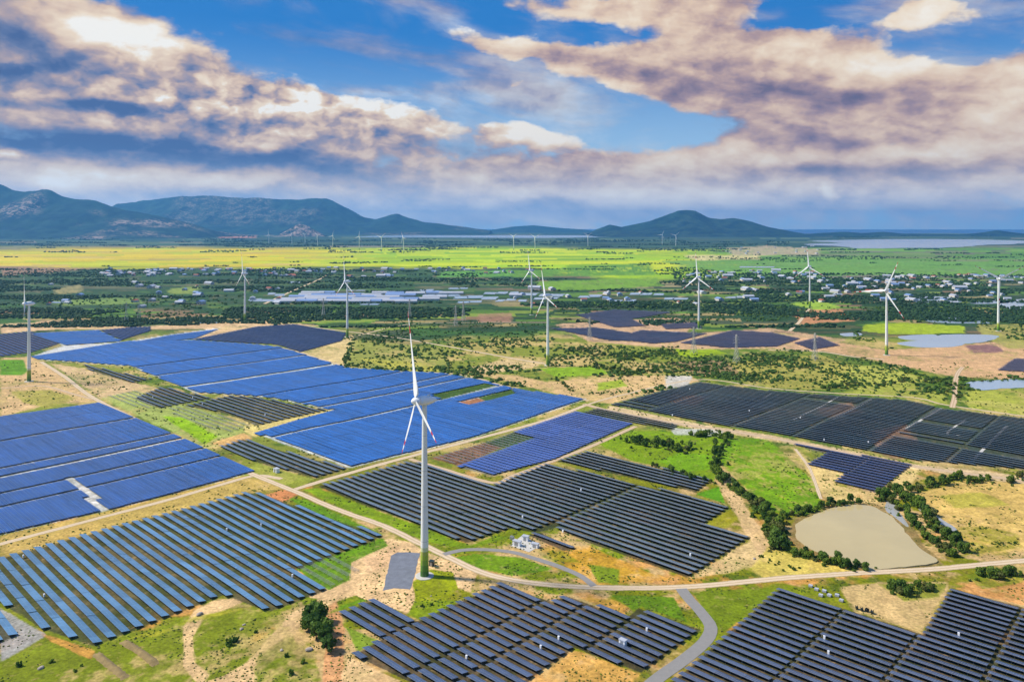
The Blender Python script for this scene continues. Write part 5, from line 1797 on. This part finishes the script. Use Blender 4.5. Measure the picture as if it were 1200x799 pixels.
# ------------------------------------------------------------------ power line towers
def pylon_mesh():
    b = MB()
    h, w0, w1 = 42.0, 4.2, 0.9
    lv = [0, 7, 13.5, 19.5, 25, 30, 34.5, 38.5, 42]
    wd_ = lambda z: w0 + (w1 - w0) * (min(z, 30) / 30) ** 0.8 if z < 30 else w1
    for z0, z1 in zip(lv, lv[1:]):
        a, c = wd_(z0), wd_(z1)
        P0 = [(-a, -a, z0), (a, -a, z0), (a, a, z0), (-a, a, z0)]
        P1 = [(-c, -c, z1), (c, -c, z1), (c, c, z1), (-c, c, z1)]
        for i in range(4):
            b.bar(P0[i], P1[i], 0.26)
            b.bar(P0[i], P1[(i + 1) % 4], 0.15)
            b.bar(P0[(i + 1) % 4], P1[i], 0.15)
            b.bar(P1[i], P1[(i + 1) % 4], 0.15)
    return b.mesh('lattice', [M['concrete']])


def arm_mesh(l):
    b = MB()
    for s in (-1, 1):
        for yy in (-0.8, 0.8):
            b.bar((s * 0.9, yy, 0), (s * l, 0, 0.6), 0.1)
            b.bar((s * 0.9, yy, 1.6), (s * l, 0, 0.6), 0.09)
        b.bar((s * l, 0, 0.6), (s * l, 0, -1.6), 0.1)
    return b.mesh('crossarm', [M['concrete']])


PY, ARM = pylon_mesh(), [arm_mesh(7.0), arm_mesh(6.0), arm_mesh(5.0)]
for px, py, lab in [(148, 377, 'lattice power tower at the far left edge of the woods'), (163, 374, 'lattice power tower just right of the leftmost one'), (379, 371, 'lattice power tower left of the corner turbine'),
                    (480, 372, 'lattice power tower on the scrub in the left centre'), (534, 382, 'lattice power tower, left of the close pair in the scrub'), (543, 376, 'lattice power tower, right of the close pair in the scrub'),
                    (691, 399, 'lattice power tower rising out of the dark far panels'), (813, 414, 'lattice power tower on the small bright green field'), (863, 425, 'lattice power tower on the scrub above the black field'), (955, 422, 'lattice power tower on the dry right slope')]:
    x, y = G(px, py)
    r = empty('power_tower', (x, y, hz(x, y)), 0.5)
    r.scale = (0.95, 0.95, 0.95)
    tag(r, lab, 'power tower', 'power line towers')
    link('lattice', PY, r)
    for z, m in zip((29.5, 34, 38), ARM): link('crossarm', m, r, (0, 0, z))


# ------------------------------------------------------------------ equipment and small things
def thing_box(name, px, py, rz, parts, label, cat, group=None):
    x, y = G(px, py)
    r = empty(name, (x, y, hz(x, y)), rz)
    tag(r, label, cat, group)
    for nm, fn, mats in parts:
        b = MB()
        fn(b)
        link(nm, b.mesh(nm, mats), r)
    return r


def cabinet(px, py, rz, w, d, h, label, m='white', roofm='roof_grey', group=None, cat='cabinet', name='equipment_cabin'):
    def body(b): b.box(-w / 2, w / 2, -d / 2, d / 2, -0.2, h)

    def roof(b): b.box(-w / 2 - .2, w / 2 + .2, -d / 2 - .2, d / 2 + .2, h + 0.003, h + .22)

    def door(b):
        b.box(-w * .25, -0.02, -d / 2 - .05, -d / 2 + .01, 0.1, h * .85)
        b.box(0.02, w * .25, -d / 2 - .05, -d / 2 + .01, 0.1, h * .85)

    return thing_box(name, px, py, rz, [('body', body, [M[m]]), ('roof', roof, [M[roofm]]), ('door', door, [M['steel']])], label, cat, group)


cabinet(506, 664, R(-20), 2.6, 2.2, 2.8, 'dark transformer kiosk standing at the foot of the tall turbine', 'darkbox', 'darkbox')
cabinet(324, 553, R(-43), 4.5, 3, 3, 'small white equipment cabin beside the dirt road bend')
cabinet(606, 640, R(-30), 5, 2.6, 2.9, 'white equipment cabin, left one by the grey access road', group='white cabins at the grey road')
cabinet(616, 634, R(-30), 4, 2.4, 2.9, 'white equipment cabin, rear one by the grey access road', group='white cabins at the grey road')
cabinet(627, 642, R(-30), 4.5, 2.4, 2.4, 'white equipment cabin, right one by the grey access road', group='white cabins at the grey road')
cabinet(730, 757, R(-43), 3.2, 2.0, 2.4, 'small white cabin at the edge of the grey road', group=None)


def transformer(b):
    b.box(-1.2, 1.2, -.8, .8, 0.2, 2.0)
    for i in range(6): b.box(-1.0 + i * .36, -.9 + i * .36, .8, 1.3, 0.5, 1.8)
    for i in range(3): b.bar((-.6 + i * .6, 0, 2.0), (-.6 + i * .6, 0, 2.9), .12, 0, 6)


thing_box('transformer', 600, 633, R(-30), [('tank', transformer, [M['steel']])], 'grey finned transformer among the white cabins', 'transformer')
flat('concrete_pad', [(597, 640), (612, 628), (634, 640), (620, 648)], M['concrete'], 0.09, 0.2, drape=True, smooth=False, skirt=0)


def pallet(b):
    for i in range(3): b.box(-1.1, 1.1, -.9 + i * .75, -.6 + i * .75, 0, .12, 0)
    b.box(-1.1, 1.1, -.9, .9, .123, .2, 0)
    for k in range(9): b.box(-1.0, 1.0, -.85, .85, .203 + k * .11, .203 + k * .11 + .09, 1)


for i, (px, py, lab) in enumerate([(950, 688, 'leftmost pallet of white stacked modules at the lower right storage yard'), (957, 692, 'pallet of white modules, second from left in the storage yard'), (966, 694, 'pallet of white modules, third from left in the storage yard'),
                                   (972, 699, 'pallet of white modules, fourth from left in the storage yard'), (981, 699, 'pallet of white modules, fifth from left in the storage yard'), (986, 705, 'rightmost pallet of white modules in the storage yard'), (962, 699, 'pallet of white modules at the front of the storage yard')]):
    thing_box('module_pallet', px, py, R(-40 + rng.uniform(-8, 8)), [('stack', pallet, [M['bark'], M['roof_grey']])], lab, 'pallet', 'pallets in the storage yard')


def drum(b):
    b.lathe([(0.2, 0), (1.0, 0), (1.0, .12), (.55, .121), (.55, .88), (1.0, .881), (1.0, 1.0), (.2, 1.0)], 16, M=Matrix.Translation((0, -.5, 1.0)) @ Matrix.Rotation(R(-90), 4, 'X'))


for px, py, lab in [(1004, 714, 'black cable drum, leftmost of the four on the bare soil'), (1010, 716, 'black cable drum, second of the four on the bare soil'), (1016, 717, 'black cable drum, third of the four on the bare soil'), (1022, 719, 'black cable drum, rightmost of the four on the bare soil')]:
    thing_box('cable_drum', px, py, R(rng.uniform(0, 90)), [('spool', drum, [M['darkbox']])], lab, 'cable drum', 'cable drums on the soil')


def inverter(b):
    b.box(-.45, .45, -.3, .3, .5, 1.9)
    b.box(-.45, -.35, -.1, .1, -.3, .5)
    b.box(.35, .45, -.1, .1, -.3, .5)
    b.box(-.5, .5, -.35, .35, 1.903, 1.97)


ib = MB()
inverter(ib)
INV = ib.mesh('inverter_box', [M['white']])
near_rows = [r for r in ROWS if FIELDS[r['f']]['m'] in ('steelblue', 'slate', 'navy', 'black')]
placed = 0
for fi, f in enumerate(FIELDS):
    rs = [r for r in near_rows if r['f'] == fi]
    if len(rs) < 8: continue
    for k in range(0, len(rs), 7):
        r = rs[(k * 7 + 3) % len(rs)]
        s, e = rng.choice(r['segs'])
        u = rng.uniform(s + 2, e - 2) if e - s > 5 else s
        x, y = xy_of(u, r['v'] - f['pitch'] / 2)
        if not in_frame(x, y): continue
        o = link('inverter_box', INV, None, (x, y, hz(x, y)))
        o.rotation_euler = (0, 0, R(-43))
        tag(o, f'small white inverter box between the rows of {f["where"]}', 'inverter', 'inverter boxes of ' + f['where'])

# earth berms of a trench and boulders
for pts, lab in [([(112, 765), (128, 778), (148, 794)], 'left of two low earth berms on the rough grass'), ([(144, 751), (164, 763), (184, 778)], 'right of two low earth berms on the rough grass')]:
    c = cr_spline([G(*p) for p in pts], 1.2)
    t = np.gradient(c, axis=0)
    t /= np.linalg.norm(t, axis=1)[:, None]
    nn = np.stack([-t[:, 1], t[:, 0]], 1)
    prof = [(-2.2, -0.2), (-1.5, .5), (-.5, 1.1), (.4, 1.0), (1.3, .5), (2.2, -0.2)]
    V = []
    for i, p in enumerate(c):
        e = min(1, i / 3, (len(c) - 1 - i) / 3)
        for w, h in prof:
            q = p + nn[i] * (w + rng.gauss(0, .15))
            V.append((q[0], q[1], hz(*q) + max(-.3, h * e + rng.gauss(0, .1))))
    k = len(prof)
    idx = np.arange(len(V)).reshape(-1, k)
    Fq = np.stack([idx[:-1, :-1], idx[1:, :-1], idx[1:, 1:], idx[:-1, 1:]], -1).reshape(-1, 4)[:, ::-1]
    tag(link('earth_berm', np_mesh('earth_berm', V, Fq, [M['berm']], smooth=True)), lab, 'berm', 'earth berms')
V0, F0 = ico(2)
RK = []
for i in range(4):
    V = V0 * (1 + (fbm(V0[:, 0] * 1.3 + i * 9, V0[:, 1] * 1.3 + V0[:, 2], 30 + i, 3) - .5)[:, None] * .9) * np.array([1, .8, .55])
    RK.append(np_mesh('boulder', V, F0, [M['rock']]))
for px, py, s, lab in [(234, 721, 1.6, 'pale boulder at the top of the dirt path'), (48, 783, 1.3, 'grey boulder in the rough grass at far lower left'), (362, 763, 1.7, 'pale boulder left of the dark tree clump'), (283, 738, 1.1, 'small grey boulder near the dirt track'),
                       (330, 763, .9, 'small boulder on the grass left of the clump'), (286, 733, .8, 'small pale boulder above the dirt track'), (505, 700, .6, 'small pale boulder on the turbine mound'), (884, 655, 1.0, 'pale boulder on the sandy ground left of the pond')]:
    x, y = G(px, py)
    o = link('boulder', RK[rng.randrange(4)], None, (x, y, hz(x, y) + .2 * s))
    o.rotation_euler = (0, 0, rng.uniform(0, 6))
    o.scale = (s, s, s)
    tag(o, lab, 'boulder')

# ------------------------------------------------------------------ the air itself
hb = MB()
hb.box(-48800, 48800, -48800, 48800, -6, 1150)
hm = bpy.data.materials.new('thin_blue_air')
hm.use_nodes = True
ht = NT(hm.node_tree)
ht.n.clear()
ho = ht.new('ShaderNodeOutputMaterial')
hv = ht.new('ShaderNodeVolumePrincipled')
hv.inputs['Color'].default_value = (0.15, 0.51, 1.0, 1)
hv.inputs['Density'].default_value = 3.5e-5
hv.inputs['Anisotropy'].default_value = 0.25
ht.l.new(hv.outputs[0], ho.inputs['Volume'])
tag(link('haze', hb.mesh('haze', [hm])), 'thin blue haze of the air over the plain', 'haze', kind='stuff')
